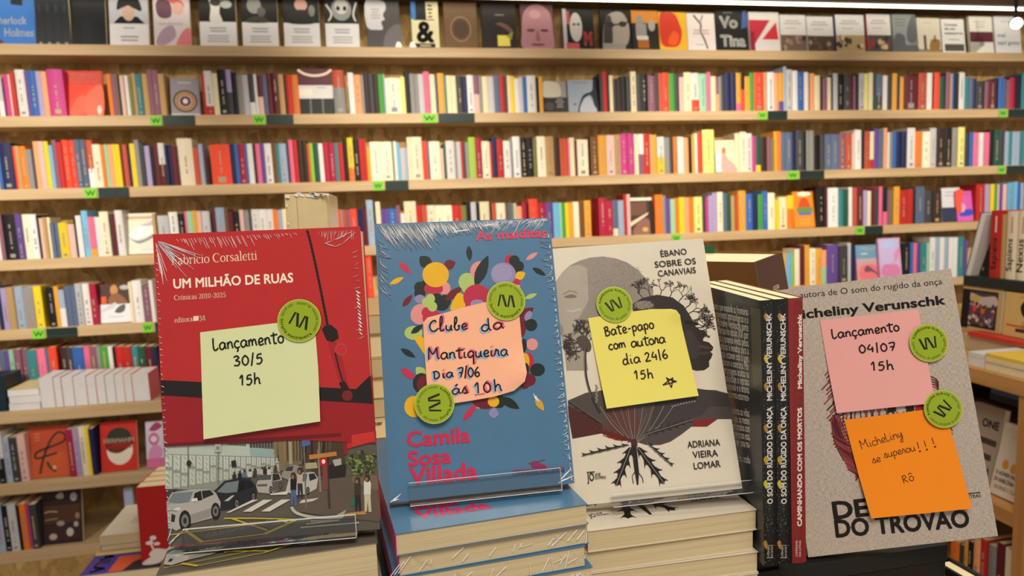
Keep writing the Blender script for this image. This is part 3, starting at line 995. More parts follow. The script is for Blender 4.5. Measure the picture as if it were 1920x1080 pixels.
def face_out(row, xl, xr, ytop, base, art, label, lean=-8, yaw=0, ypos=.030, t=.018, hfix=None, name='face_out_book', spine=None, group=None):
    z = ROWZ[row]
    Y = ROWY[row] + ypos
    X0, X1 = foot_x(xl, Y, z), foot_x(xr, Y, z)
    R = eul(yaw, lean, 0)
    up = t * math.sin(math.radians(-lean)) + .0008
    T = Vector((X0, Y, z + CAMZ + up))
    W = (X1 - X0) / max(math.cos(math.radians(yaw)), .3)
    fc = Face(T, R)
    if hfix:
        H = hfix
    else:
        xm = (xl + xr) / 2
        H = fc.uv(xm, ytop).y
    return cover_book(T, R, W, H, t, base, art, label, name, group or 'face-out books on the %s shelf' % ORD[row], spine)


K, WH = '#171617', '#dad8da'


def portrait(cx, cy, s, skin, hair, coat, bg=None):
    out = [('s', [(cx - s * 1.5, cy - s * 1.9), (cx - s * .9, cy - s * 1.0), (cx + s * .9, cy - s * 1.0), (cx + s * 1.5, cy - s * 1.9)], coat),
           ('e', cx, cy + s * .12, s * .78, s * .86, hair), ('e', cx, cy - s * .1, s * .6, s * .75, skin),
           ('e', cx - s * .24, cy, s * .1, s * .06, hair), ('e', cx + s * .24, cy, s * .1, s * .06, hair), ('e', cx, cy - s * .48, s * .2, s * .05, hair)]
    return out


def classic(top, extra):
    return [('r', 0, .5, 1, 1, top)] + extra + [('lines', .25, .36, .75, 2, .06, '#8c8a90'), ('lines', .18, .2, .82, 3, .055, '#9a989c')]


H1 = .225
face_out(1, -14, 68, 0, '#3a74c4', [('p', [(.45, .78), (.72, .76), (.72, 1), (.45, 1)], K), ('e', .12, .05, .14, .05, '#5a3c34'),
         ('t', 'Sherlock', .06, .40, .80, .14, '#dfe6ee', .02), ('t', 'Holmes', .28, .16, .95, .15, '#dfe6ee', .02)], 'bright blue cover with white script lettering, first face-out book on the top shelf', hfix=H1)
for k in range(4):
    face_out(1, 71 + k * 16, 86.4 + k * 16, 0, '#1b2028', [('e', .45, .9, .2, .03, '#8c9298'), ('lines', .25, .75, .75, 3, .05, '#3a434c'), ('e', .4, .04, .2, .02, '#8c9298')],
             '%s of four matching dark volumes with small grey discs on the top shelf' % NUM[k], hfix=H1, lean=-2, name='dark_volume')
face_out(1, 136, 200, 0, '#17191d', [('r', .3, .05, .6, .5, '#1d2027')], 'plain black wide volume beside four dark matching volumes on the top shelf', hfix=H1)
face_out(1, 207, 280, 0, '#dcdade', [('r', 0, .43, 1, 1, '#b8bac4'), ('p', [(.1, .44), (.28, .58), (.72, .58), (.92, .44)], K), ('e', .5, .66, .16, .17, '#c8a898'), ('s', [(.2, .72), (.3, .98), (.7, 1), (.84, .7), (.6, .76), (.5, .8), (.36, .76)], K),
         ('lines', .3, .34, .7, 1, .06, '#9a9aa2'), ('lines', .25, .16, .75, 2, .07, '#8a8a92')], 'white cover with dark-hatted figure over a white text panel on the top shelf', hfix=H1)
face_out(1, 290, 358, 0, '#d2c6cc', [('s', [(.08, .85), (.12, .62), (.3, .55), (.5, .62), (.46, .9), (.25, .98)], '#6a4858'), ('s', [(.3, .98), (.6, .98), (.85, .86), (.8, .7), (.6, .82), (.4, .92)], '#d8685c'), ('e', .68, .76, .17, .13, '#d8a8a0'),
         ('s', [(.6, 0), (1, 0), (1, .35), (.8, .3)], '#d47a80'), ('s', [(.05, .05), (.3, .02), (.6, .2), (.5, .42), (.2, .3)], '#a890a4'), ('t', 'KAFKA', .15, .42, .85, .05, '#e8e0e4', .02)], 'pale lilac cover with coral and plum shapes on the top shelf', hfix=H1)
for k, (a, b, ex) in enumerate(((376, 445, [('s', [(.3, .5), (.32, .8), (.28, 1), (.6, 1), (.55, .7), (.62, .5)], '#d0cec8'), ('e', .46, .9, .16, .08, '#3a3834'), ('e', .74, .86, .16, .08, '#b0aeac')]),
                                (456, 523, [('s', [(.1, .5), (.3, .62), (.6, .62), (.75, .5)], '#403c3c'), ('e', .35, .85, .2, .17, '#8c8a88'), ('e', .55, .72, .12, .1, '#5a5856')]),
                                (534, 601, [('e', .5, .88, .18, .13, '#c89a94'), ('s', [(.1, .5), (.25, .75), (.75, .75), (.9, .5)], '#2a2628'), ('e', .8, .76, .09, .12, '#7a7674')]),
                                (612, 675, [('e', .5, .8, .3, .24, '#8a8a8c'), ('e', .5, .86, .2, .16, '#c0bebc'), ('e', .4, .82, .06, .05, K), ('e', .6, .82, .06, .05, K), ('l', [(.05, .9), (.2, .7), (.1, .55)], .05, '#c8c6c4'), ('l', [(.95, .95), (.85, .7), (.92, .55)], .05, '#c8c6c4')]))):
    face_out(1, a, b, 0, WH, classic('#1f1c1e', ex), ['white-and-black cover with a pale bust, first of four matching covers on the top shelf', 'white-and-black cover with a grey blurred face, second of four matching covers on the top shelf',
             'white-and-black cover with a pink-faced dark figure, third of four matching covers on the top shelf', 'white-and-black cover with a patterned grey face, fourth of four matching covers on the top shelf'][k], hfix=H1)
face_out(1, 690, 752, 0, '#4a484a', [('s', [(.0, 1), (.0, .45), (.3, .38), (.48, .4), (.44, .55), (.55, .6), (.5, .7), (.6, .85), (.5, 1)], '#c4c2c8'), ('s', [(.5, 0), (1, 0), (1, .5), (.6, .35)], '#686668'), ('lines', .12, .8, .42, 4, .06, '#98969c')],
         'grey photographic cover with a white profile on the top shelf', hfix=H1)
face_out(1, 774, 825, 0, '#1a1819', [('r', 0, .62, .17, 1, '#3a74b4'), ('r', 0, 0, .08, .62, '#d8cea8'), ('r', .84, 0, 1, 1, '#d8cea8'), ('r', .08, .1, .84, .6, '#d8cea8'), ('r', .55, .62, .84, 1, '#d8cea8'), ('t', '&', .16, .14, .82, .42, K, .04), ('lines', .6, .9, .8, 4, .08, K), ('lines', .15, .04, .8, 1, .07, '#b8ae8c')],
         'black and cream cover with a giant ampersand on the top shelf', hfix=H1, spine='#3a74b4')
face_out(1, 835, 897, 0, '#6a5038', [('e', .5, .42, .32, .28, '#8a7058'), ('e', .5, .42, .28, .245, '#5a4432'), ('e', .5, .42, .22, .19, '#4e3a2a')], 'brown cover with one pale ring on the top shelf', hfix=H1)
face_out(1, 906, 970, 7, '#262020', [('s', [(.4, .55), (.6, .58), (.85, .46), (.9, .3), (.75, .4), (.55, .5)], '#6a4a44'), ('r', .44, .06, .8, .3, '#d8cc58'), ('p', [(.7, .28), (.9, .4), (.85, .2)], '#8a8440'), ('lines', .35, .74, .7, 1, .05, '#8a827c')],
         'near-black cover bearing a small yellow note on the top shelf')
face_out(1, 979, 1040, 9, '#35201f', [('r', 0, 0, 1, 1, '#5a3a40'), ('s', [(.06, 0), (.02, .4), (.1, .8), (.35, .99), (.65, .99), (.92, .8), (.98, .4), (.94, 0)], '#a87880'), ('e', .3, .42, .13, .035, '#5a383c'), ('e', .72, .42, .13, .035, '#5a383c'), ('s', [(.44, .2), (.5, .44), (.58, .2)], '#8a5c62'), ('e', .5, .1, .22, .03, '#6a4044'), ('e', .45, .78, .18, .1, '#b98c92')],
         'mauve cover filled by a bald man\'s face on the top shelf')
face_out(1, 1058, 1116, 17, '#151314', [('r', 0, 0, .12, 1, '#b0a8b0'), ('r', .12, .62, .22, .95, '#b04450'), ('e', .42, .55, .2, .36, '#b8b0ac'), ('e', .36, .62, .05, .03, K), ('e', .5, .62, .05, .03, K), ('r', .08, 0, .5, .16, '#b8505c'), ('t', 'M', .66, .12, .92, .3, '#c85050', .06)],
         'black cover with a pale face and red letter on the top shelf')
face_out(1, 1128, 1185, 18, '#12100f', [('s', [(.1, .05), (.15, .7), (.4, .92), (.75, .92), (.95, .6), (.9, .2), (.6, .02)], '#9a9088'), ('s', [(.1, .05), (.15, .7), (.35, .85), (.4, .5), (.35, .1)], '#3a3430'), ('l', [(.15, .66), (.5, .62), (.95, .7)], .05, K), ('e', .34, .62, .13, .07, '#2a2624'), ('e', .74, .64, .13, .07, '#2a2624'), ('r', .05, 0, .8, .16, '#8c8680')],
         'black and white cover with a man in glasses on the top shelf')
face_out(1, 1187, 1237, 20, '#1c1816', [('r', 0, .68, 1, 1, '#c87c28'), ('e', .3, .74, .14, .16, '#8a847c'), ('e', .75, .62, .13, .14, '#a09890'), ('r', .15, .3, .55, .66, '#8c8a88'), ('r', .2, .05, .62, .26, '#9a5a20'), ('r', .18, .26, .6, .36, '#c8c0b8')],
         'orange-topped cover with two grey figures on the top shelf')
face_out(1, 1238, 1290, 23, '#dca420', [('s', [(.05, .2), (.05, .92), (.3, .99), (.6, .95), (.75, .7), (.82, .45), (.7, .15), (.4, .08)], '#c0321c'), ('s', [(.3, .2), (.5, .5), (.7, .4), (.6, .15)], '#d8541c')],
         'yellow cover with a red head silhouette on the top shelf')
face_out(1, 1291, 1343, 25, '#d6ccca', [('l', [(.25, .95), (.4, .8), (.5, .7), (.48, .5), (.6, .3), (.7, .05)], .06, '#4a3c38'), ('l', [(.5, .78), (.58, .95)], .04, '#4a3c38'), ('lines', .15, .52, .85, 2, .08, '#b08c8c'), ('lines', .2, .15, .8, 1, .05, '#a89a98')],
         'off-white cover with a thin leaping figure on the top shelf')
face_out(1, 1345, 1404, 20, '#1a1819', [('t', 'Vo', .12, .58, .7, .26, '#d2d0cc', .05), ('t', 'Tina', .12, .12, .92, .26, '#d2d0cc', .05), ('p', [(.8, .55), (1, .6), (1, 1), (.88, 1)], '#3c5a9c'), ('lines', .2, .94, .6, 1, .04, '#8a8886')],
         'black cover with big white letters and blue corner on the top shelf')
face_out(1, 1408, 1464, 23, '#d4ccca', [('p', [(0, .8), (.7, .8), (.1, .12), (0, .3)], '#b8283c'), ('p', [(.4, .3), (.9, .75), (.95, .3)], '#c42c34'), ('p', [(0, 1), (1, 1), (1, .8), (0, .8)], '#d8d2d0'), ('r', 0, 0, .16, .5, '#8a1c34')],
         'white cover with a huge red zigzag letter on the top shelf')
paint = [('#6a564c', '#8a7264'), ('#4a3c34', '#64503e'), ('#a89068', '#3a3028'), ('#4a4448', '#c0a878')]
for k, (a, b, tp, sp) in enumerate(((1466, 1514, 28, None), (1516, 1565, 31, None), (1570, 1623, 28, '#2c3c8c'), (1629, 1673, 27, '#b03450'))):
    c1, c2 = paint[k]
    rg = random.Random(k + 3)
    art = [('r', 0, 0, 1, .45, c1), ('lines', .12, .82, .85, 2, .07, '#9a9490'), ('lines', .12, .62, .7, 1, .06, '#b8a8a4')]
    for j in range(14):
        art.append(('e', rg.random() * .86 + .07, rg.random() * .34 + .05, .05 + rg.random() * .07, .03 + rg.random() * .06, rg.choice([c2, '#3a2c28', '#8c3434' if k == 3 else c2, '#c8b08c' if k > 1 else '#9a8070', '#28384c' if k == 3 else c1])))
    face_out(1, a, b, tp, '#d4d0d0', art, ['white cover over a dark brown painting, beside the red zigzag book, top shelf', 'white cover over a near-black painting, between two pale painted covers, top shelf',
             'white cover with blue spine over a golden crowd painting, top shelf', 'white cover with crimson spine over a colourful crowd painting, top shelf'][k], spine=sp)
face_out(1, 1677, 1720, 27, '#8a8e90', [('s', [(.62, .3), (.66, .7), (.95, .99), (1, .3)], '#5c6064'), ('s', [(.0, 0), (.05, .4), (.25, .5), (.5, .42), (.55, .2), (1, .2), (1, 0)], '#5a5c60'), ('lines', .1, .85, .6, 3, .08, '#6a6e72')], 'grey cover with a misty tower silhouette on the top shelf')
face_out(1, 1723, 1766, 34, '#ccc4b4', [('r', 0, 0, 1, .1, '#8a7a5c'), ('r', .25, .08, .36, .5, '#4a3c34'), ('s', [(.5, .08), (.55, .35), (.75, .4), (.95, .35), (.9, .08)], '#8a6c3c'), ('r', .7, .3, .78, .5, '#6a5438'), ('lines', .2, .85, .7, 1, .06, '#b0a898')], 'cream cover with small standing figures and a horse on the top shelf')
face_out(1, 1768, 1811, 36, '#d6d4d2', [('t', 'Contos', .14, .8, .7, .07, K, .03), ('t', 'de um', .14, .68, .6, .07, K, .03), ('t', 'sussurro', .14, .55, .92, .07, K, .03), ('r', .1, .05, .95, .26, '#4c4a46'), ('lines', .15, .38, .9, 1, .06, '#8c8a88')], 'white cover with three bold black title lines on the top shelf', spine='#5a2038')
face_out(1, 1821, 1864, 31, '#d8d4cc', [('r', 0, .3, 1, .58, '#5a2030'), ('lines', .15, .84, .8, 3, .07, '#b0aca8'), ('e', .5, .24, .12, .06, '#b8a8a8')], 'white cover crossed by a wide maroon band on the top shelf')
face_out(1, 1868, 1916, 31, '#d4d4d8', [('t', 'mal', .1, .44, .4, .1, '#5a606c', .01), ('t', 'aquí gosto', .08, .24, .95, .1, '#5a606c', .01), ('lines', .2, .85, .7, 1, .06, '#a8a8ac')], 'white cover with slim grey lettering at the end of the top shelf')
# small glossy white pieces of unknown use at the front of the top shelf
for px in (748, 774):
    p = at_y(px, 82, YF + .012)
    b = MB()
    zz = ROWZ[1] + CAMZ
    b.hexa([(p.x - .018, YF + .006, zz + .0005), (p.x + .018, YF + .006, zz + .0005), (p.x + .018, YF + .022, zz + .0005), (p.x - .018, YF + .022, zz + .0005),
            (p.x - .010, YF + .012, zz + .028), (p.x + .006, YF + .012, zz + .028), (p.x + .008, YF + .020, zz + .026), (p.x - .010, YF + .020, zz + .026)], mat('#f0efe8', .15))
    tag(b.build('white_piece', bevel=.003), ('small glossy white piece before the grey profile cover, top shelf' if px < 760 else 'small glossy white piece before the ampersand cover, top shelf'), 'card', 'glossy white pieces on the top shelf')

# second shelf
face_out(2, 126, 194, 133, '#e8442c', [('r', 0, .68, 1, 1, '#d83a2a'), ('s', [(.0, .25), (.3, .5), (.62, .66), (.3, .66), (.0, .66)], '#ee3c22'), ('s', [(.1, .02), (.25, .35), (.5, .45), (.55, .1)], '#ee6048'), ('s', [(.55, .02), (.52, .4), (.75, .62), (1, .66), (1, .02)], '#f06850'), ('t', 'LEGEMBO', .06, .82, .95, .12, '#f0a090', .02),
         ('t', 'NORTE DO RIO', .1, .72, .92, .06, '#f0a898', .01), ('e', .9, .13, .06, .1, '#f8d0c0')], 'bright scarlet face-out book with pale title on the second shelf')
face_out(2, 322, 375, 147, '#98929c', [('e', .5, .38, .42, .3, K), ('e', .5, .38, .37, .265, '#b89a48'), ('e', .5, .38, .33, .235, '#b07c6c'), ('e', .5, .38, .24, .17, '#c0a8a4'), ('e', .5, .38, .19, .135, '#5a2c34'), ('e', .5, .38, .09, .07, '#e0dad8'), ('lines', .2, .86, .8, 1, .1, '#c0bab8'), ('r', 0, 0, 1, .05, '#c8c4c8')],
         'grey cover with concentric rings round a white centre on the second shelf', yaw=6)
face_out(2, 562, 627, 129, '#5a2530', [('r', 0, 0, 1, .37, '#1e201e'), ('r', 0, .35, 1, .64, '#d8d4d0'), ('r', .05, .42, .4, .56, '#e8e2d0'), ('r', .31, 0, .36, .35, '#6a6c6c'), ('r', .66, 0, .71, .35, '#6a6c6c'), ('l', [(.02, .98), (.2, .89), (.5, .85), (.8, .89), (.98, .98)], .07, '#f0d8c0'), ('lines', .45, .58, .9, 1, .04, '#8a8a88')],
         'maroon boxed set with white label and dark windows on the second shelf', t=.05, lean=-1, name='boxed_set')
face_out(2, 1020, 1064, 153, '#8c8880', [('r', 0, .5, 1, 1, '#98948a'), ('s', [(.0, .52), (.0, .98), (.6, .98), (.75, .8), (.7, .52)], '#c8c2b0'), ('r', 0, 0, 1, .48, '#2c2826'), ('e', .25, .2, .2, .14, '#4a4442'), ('lines', .5, .4, .9, 4, .08, '#9c9890')], 'half pale half black face-out cover on the second shelf')
face_out(2, 1067, 1127, 150, '#9aa6b4', [('s', [(.28, 0), (.45, .5), (.75, .66), (.8, .98), (1, .98), (1, 0), (.85, 0), (.72, .5), (.52, .4), (.4, 0)], '#15181e'), ('s', [(.35, 0), (.48, .4), (.66, .46), (.8, .2), (.86, 0)], '#b4bac4'), ('lines', .1, .9, .7, 1, .08, '#7c8a9a'), ('e', .2, .24, .04, .03, '#4a505c')],
         'pale blue cover with a sweeping black shape on the second shelf', t=.03)
# third shelf
face_out(3, 1342, 1378, 263, '#e2d6a8', [('p', [(0, .0), (0, .62), (.28, .58), (.3, 0)], '#c8d8e0'), ('s', [(.3, .62), (.42, .7), (.55, .45), (.9, .2), (.95, 0), (.3, 0)], '#e09c90'), ('e', .4, .68, .1, .1, '#a86c48'), ('r', .02, .28, .3, .32, '#a8d890')], 'slanted cream cover with a pink robed figure on the third shelf', yaw=-14)
# fourth shelf
face_out(4, 237, 294, 400, '#e4dcc8', [('r', 0, .86, 1, .93, '#c4a888'), ('s', [(.1, .45), (.3, .62), (.7, .74), (.98, .92), (.98, .55), (.55, .42), (.3, .36)], '#eceaea'), ('s', [(.1, .44), (.3, .34), (.6, .36), (.98, .5), (.98, .42), (.5, .26), (.25, .32)], '#888890'), ('s', [(.5, .7), (.8, .78), (.98, .9), (.9, .7)], '#b8b8bc'), ('r', .5, .06, .92, .14, '#c8d0d8')],
         'cream cover with a white gliding bird on the fourth shelf')
face_out(4, 1183, 1229, 369, '#3a2a22', [('r', 0, .9, 1, .98, '#e4dcc8'), ('r', 0, .5, .7, .86, '#6a4434'), ('p', [(0, .2), (.7, .5), (.78, .58), (0, .32)], '#dcc8a4'), ('s', [(.1, 0), (.3, .3), (.7, .42), (.9, .15), (.8, 0)], '#8a5c50'), ('e', .6, .12, .12, .06, '#c8a850'), ('r', .8, 0, 1, .88, '#1e1814')], 'dark photographic cover with white stripes on the fourth shelf')
face_out(4, 1490, 1532, 359, '#e48a28', [('e', .5, .93, .3, .06, '#f8ecd0'), ('s', [(.25, .55), (.35, .8), (.6, .8), (.75, .55)], '#cc4c24'), ('r', .15, .42, .85, .56, '#6a8a4c'), ('r', .22, .34, .78, .43, '#6070a0'), ('lines', .2, .2, .8, 2, .1, '#e8a048')], 'orange face-out cover with a green and blue emblem on the fourth shelf')
face_out(4, 1768, 1800, 352, '#d6d4d8', [('r', 0, 0, 1, .42, '#2e3850'), ('lines', .15, .85, .8, 2, .1, '#b4b4bc')], 'white and navy cover half hidden by a pink cover, fourth shelf', yaw=-6)
face_out(4, 1796, 1829, 358, '#d860b4', [('s', [(0, .3), (0, 1), (.55, 1), (.3, .6), (.4, .35)], '#e85a40'), ('s', [(.1, .2), (.4, .34), (.8, .4), (1, .34), (1, .22), (.5, .16)], '#3c50c0'), ('s', [(.3, .3), (.36, .6), (.55, .5), (.5, .36)], '#e8a8c4'), ('lines', .4, .88, .9, 1, .07, '#c04c98')], 'small pink and coral cover with blue wave on the fourth shelf', ypos=.012, yaw=6)
# fifth shelf
face_out(5, 189, 249, 532, '#e0dee4', [('r', 0, .48, 1, 1, '#4c342c'), ('e', .45, .84, .12, .14, '#c08850'), ('s', [(.28, .5), (.36, .72), (.6, .74), (.85, .5)], '#8a5c40'), ('r', .05, .5, .2, .68, '#e85c2c'), ('e', .78, .9, .15, .06, '#b8b4b0'), ('s', [(.45, .28), (.6, .42), (.78, .46), (.76, .3), (.6, .24)], '#585c5c'), ('s', [(.03, .3), (.2, .42), (.5, .52), (.4, .36)], '#c8c8d0'), ('lines', .15, .14, .85, 1, .05, '#b4b4bc')],
         'white cover with a brown figure scene above on the fifth shelf')
face_out(5, 1608, 1650, 459, '#d8989c', [('r', 0, .58, 1, 1, '#6c9ab4'), ('r', 0, .5, 1, .62, '#c4a4ac'), ('s', [(.15, .05), (.2, .4), (.85, .42), (.95, .05)], '#e4747c'), ('s', [(.35, .32), (.5, .42), (.9, .2), (1, .1), (.7, .24), (.4, .24)], '#705064'), ('t', 'Wicked', .15, .84, .85, .1, '#e0e4ec', .02), ('lines', .15, .74, .6, 1, .06, '#e0e0e8')], 'blue and pink cover with dark swimming shape on the fifth shelf')
face_out(5, 1651, 1692, 446, '#d4a8d0', [('r', .08, .05, .92, .95, '#c8b8e0'), ('e', .33, .85, .18, .1, '#b4c4f0'), ('e', .62, .85, .18, .1, '#b4c4f0'), ('s', [(.12, .1), (.15, .34), (.5, .38), (.85, .34), (.88, .1)], '#d880b0'), ('s', [(.7, .4), (.95, .6), (.9, .75), (.7, .6)], '#e090b4')], 'lilac and pink cover with two pale hearts on the fifth shelf', ypos=.012)
# seventh shelf
face_out(7, 57, 131, 798, '#b84a2c', [('r', 0, .0, 1, .48, '#c4562e'), ('l', [(.25, .08), (.36, .4), (.55, .72), (.75, .86), (.92, .8), (.88, .68), (.6, .6), (.25, .52), (.14, .44), (.2, .38), (.45, .42), (.7, .46)], .06, '#3a2e22'), ('l', [(.44, .3), (.52, .18), (.66, .1)], .07, '#3c4028'), ('e', .62, .18, .05, .04, '#d8a080'), ('lines', .12, .84, .3, 3, .06, '#c87458')],
         'rust red cover with a large black script letter on the seventh shelf')
face_out(7, 191, 259, 790, '#c63024', [('e', .52, .42, .36, .3, '#e2d4c0'), ('s', [(.16, .62), (.24, .8), (.5, .88), (.78, .8), (.88, .62), (.86, .58), (.5, .6), (.2, .58)], '#38342a'), ('s', [(.18, .58), (.2, .42), (.5, .36), (.85, .5), (.86, .58)], '#6a2a1e'), ('t', 'HERMANN', .08, .58, .92, .08, '#d8c8a8', .03), ('t', 'HESSE', .2, .46, .86, .09, '#e0482c', .04)],
         'red cover with a black and white disc on the seventh shelf')
face_out(7, 276, 309, 790, '#d0c4d4', [('e', .45, .62, .3, .14, '#c86490'), ('e', .45, .62, .18, .07, '#d8d0dc'), ('s', [(.2, .82), (.6, .98), (.95, .9), (.6, .8)], '#a0405c'), ('s', [(.15, .36), (.5, .5), (.9, .4), (.8, .2), (.2, .15)], '#d08cb4'), ('r', 0, 0, 1, .2, '#d06c94')], 'pale cover with pink rings at the seventh shelf, behind the tall red display book')
# bottom shelf
face_out(8, 82, 156, 919, '#30221e', [('r', .04, .38, .95, .72, '#4e3424'), ('r', .04, .06, .95, .34, '#3c2826'), ('e', .8, .86, .09, .08, '#b4a8a0'), ('e', .68, .2, .09, .08, '#c0b4ac'), ('e', .25, .14, .1, .06, '#b8a090'), ('e', .84, .34, .06, .05, '#b0a49c'), ('e', .45, .38, .1, .05, '#a08c80'), ('s', [(.35, .9), (.5, .97), (.55, .86), (.42, .84)], '#b0a090'), ('e', .88, .5, .06, .06, '#9c7464'),
         ('l', [(.05, .6), (.2, .62), (.38, .6)], .04, '#a8906c'), ('l', [(.06, .46), (.38, .48)], .03, '#9c8468')], 'dark brown cover with scattered pale blooms on the bottom shelf', spine='#2a2420')
face_out(8, 238, 254, 915, '#a8b4d0', [('r', .1, .1, .8, .3, '#c0c8dc')], 'pale blue slim book standing alone on the bottom shelf', lean=-3)

# sixth shelf: white page edges turned outwards
Z6 = ROWZ[6] + CAMZ
ed = [78, 105, 120, 142, 166, 184, 201, 219, 236, 251, 283]
cc = ['#b8bcd8', '#c05868', '#8890b8', '#c8c0b4', '#c46c80', '#c08090', '#9ab088', '#d0b0c0', '#e0a050', '#c86070']
for k in range(10):
    Y = YL + .012
    x0, x1 = foot_x(ed[k], Y, ROWZ[6]), foot_x(ed[k + 1], Y, ROWZ[6])
    h = at_y((ed[k] + ed[k + 1]) / 2, 708 - k * .8, Y).z - Z6
    b = MB()
    w = (x1 - x0) * .985
    cm = mat(cc[k], .5)
    b.box(-w / 2, 0, 0, -w / 2 + .001, .15, h, cm, .02)
    b.box(w / 2 - .001, 0, 0, w / 2, .15, h, cm, .02)
    b.box(-w / 2 + .001, .149, 0, w / 2 - .001, .150, h, cm, .02)
    b.box(-w / 2 + .001, .002, .001, w / 2 - .001, .149, h - .002, PAGES_WHITE, .02)
    tag(b.build('page_out_book', loc=((x0 + x1) / 2, Y, Z6 + .0006)), '%s of ten books with white page edges outward on the sixth shelf, from left' % NUM[k], 'book', 'books with page edges outward on the sixth shelf')
xs0, xs1 = foot_x(17, YL + .01, ROWZ[6]), foot_x(76, YL + .01, ROWZ[6])
zz = Z6 + .0006
for k, th in enumerate((.030, .032, .028)):
    b = MB()
    cm = mat('#d8d4c0' if k == 2 else '#cfcac4', .5)
    o_ = .003 * (k % 2)
    b.box(xs0 + o_, YL + .012, zz, xs1 + o_, YL + .20, zz + .001, cm)
    b.box(xs0 + o_, YL + .012, zz + th - .001, xs1 + o_, YL + .20, zz + th, mat('#d8c890', .5) if k == 2 else cm)
    b.box(xs0 + o_ + .001, YL + .014, zz + .001, xs1 + o_ - .001, YL + .198, zz + th - .001, PAGES_WHITE)
    tag(b.build('lying_book'), '%s white book of the low lying stack on the sixth shelf' % ('bottom', 'middle', 'topmost')[k], 'book', 'lying white books on the sixth shelf')
    zz += th + .0004
xb = foot_x(15, YL + .01, ROWZ[6])
b = MB(); b.box(xb - .16, YL + .012, Z6 + .0006, xb - .002, YL + .16, Z6 + .15, mat('#1b2a34', .4)); b.box(xb - .155, YL + .0115, Z6 + .02, xb - .12, YL + .012, Z6 + .05, mat('#c8c8c4', .5))
tag(b.build('magazine_box', bevel=.002), 'dark blue-black box beside the lying white books on the sixth shelf', 'box')
# ---------------------------------------------------------------- the display in front: paperbacks, notes, stickers, stands
def paperback(name, T, R, W, H, t, cover, label, group=None, spine=None, pages=PAGES, front=None, back=None, spine_right=False, rough=.35, coat=.25, curl=0.0, cat='book', spine_print=None, simple=False):
    """T: lower left corner of the front face; part meshes share its frame (u right, -y outwards, v up)"""
    root = empty(name, T, R.to_euler())
    tag(root, label, cat, group)
    cm = cover if not isinstance(cover, str) else mat(cover, rough, 0, coat)
    sm = cm if spine is None else (spine if not isinstance(spine, str) else mat(spine, rough, 0, coat))
    c = .0005
    b = MB()
    if curl:
        N = 12
        for i in range(N):
            a0, a1 = W * i / N, W * (i + 1) / N
            f = lambda u: -curl * ((u / W) ** 2)
            b.hexa([(a0, f(a0), 0), (a1, f(a1), 0), (a1, f(a1) + c, 0), (a0, f(a0) + c, 0), (a0, f(a0), H), (a1, f(a1), H), (a1, f(a1) + c, H), (a0, f(a0) + c, H)], cm)
    else:
        b.box(0, 0, 0, W, c, H, cm)
    fc = Face(T, R)
    if front:
        lf = (lambda uv: curl * ((uv[0] / W) ** 2)) if curl else None
        PR = Print(b, fc, .00012, lf, rough, coat)
        front(PR)
    fc.top = .00012
    if front:
        fc.top = PR.w
    b.build('front_cover', root)
    b = MB(); b.box(0, t - c, 0, W, t, H, cm)
    b.build('back_cover', root)
    u0, u1 = (W - c, W) if spine_right else (0, c)
    b = MB(); b.box(u0, c, 0, u1, t - c, H, sm)
    if spine_print:
        sp = b.build('spine', root)
    else:
        b.build('spine', root)
    p0, p1 = (.0008, W - c) if spine_right else (c, W - .0008)
    b = MB(); b.box(p0, c, .0007, p1, t - c, H - .0007, pages)
    b.build('page_block', root)
    return root, fc


def creases(root, face, segs, seed=1, name='shrink_wrap'):
    """raised pleats of plastic film: each a thin ridge between two pixel points on the face"""
    rg = random.Random(seed)
    b = MB()
    for p0, p1, wpx in segs:
        a, c = face.uv(*p0), face.uv(*p1)
        d = c - a
        L = d.length
        if L < 1e-5:
            continue
        n = Vector((-d.y, d.x)) / L
        sc = L / max(math.dist(p0, p1), 1e-6)
        N = 5
        pts = []
        for i in range(N + 1):
            t = i / N
            q = a + d * t + n * (rg.uniform(-.5, .5) * sc * .9)
            pts.append((q, 1.5 * wpx * sc * (.35 + .65 * math.sin(math.pi * min(max(t, .08), .92)))))
        for i in range(N):
            (q0, w0), (q1, w1) = pts[i], pts[i + 1]
            z0 = face.top + .0001
            A0, A1 = q0 + n * w0 / 2, q1 + n * w1 / 2
            B0, B1 = q0 - n * w0 / 2, q1 - n * w1 / 2
            hgt = .0005
            b.face([(A0.x, -z0, A0.y), (A1.x, -z0, A1.y), (q1.x, -z0 - hgt, q1.y), (q0.x, -z0 - hgt, q0.y)], FILM)
            b.face([(q0.x, -z0 - hgt, q0.y), (q1.x, -z0 - hgt, q1.y), (B1.x, -z0, B1.y), (B0.x, -z0, B0.y)], FILM)
    return b.build(name, root)


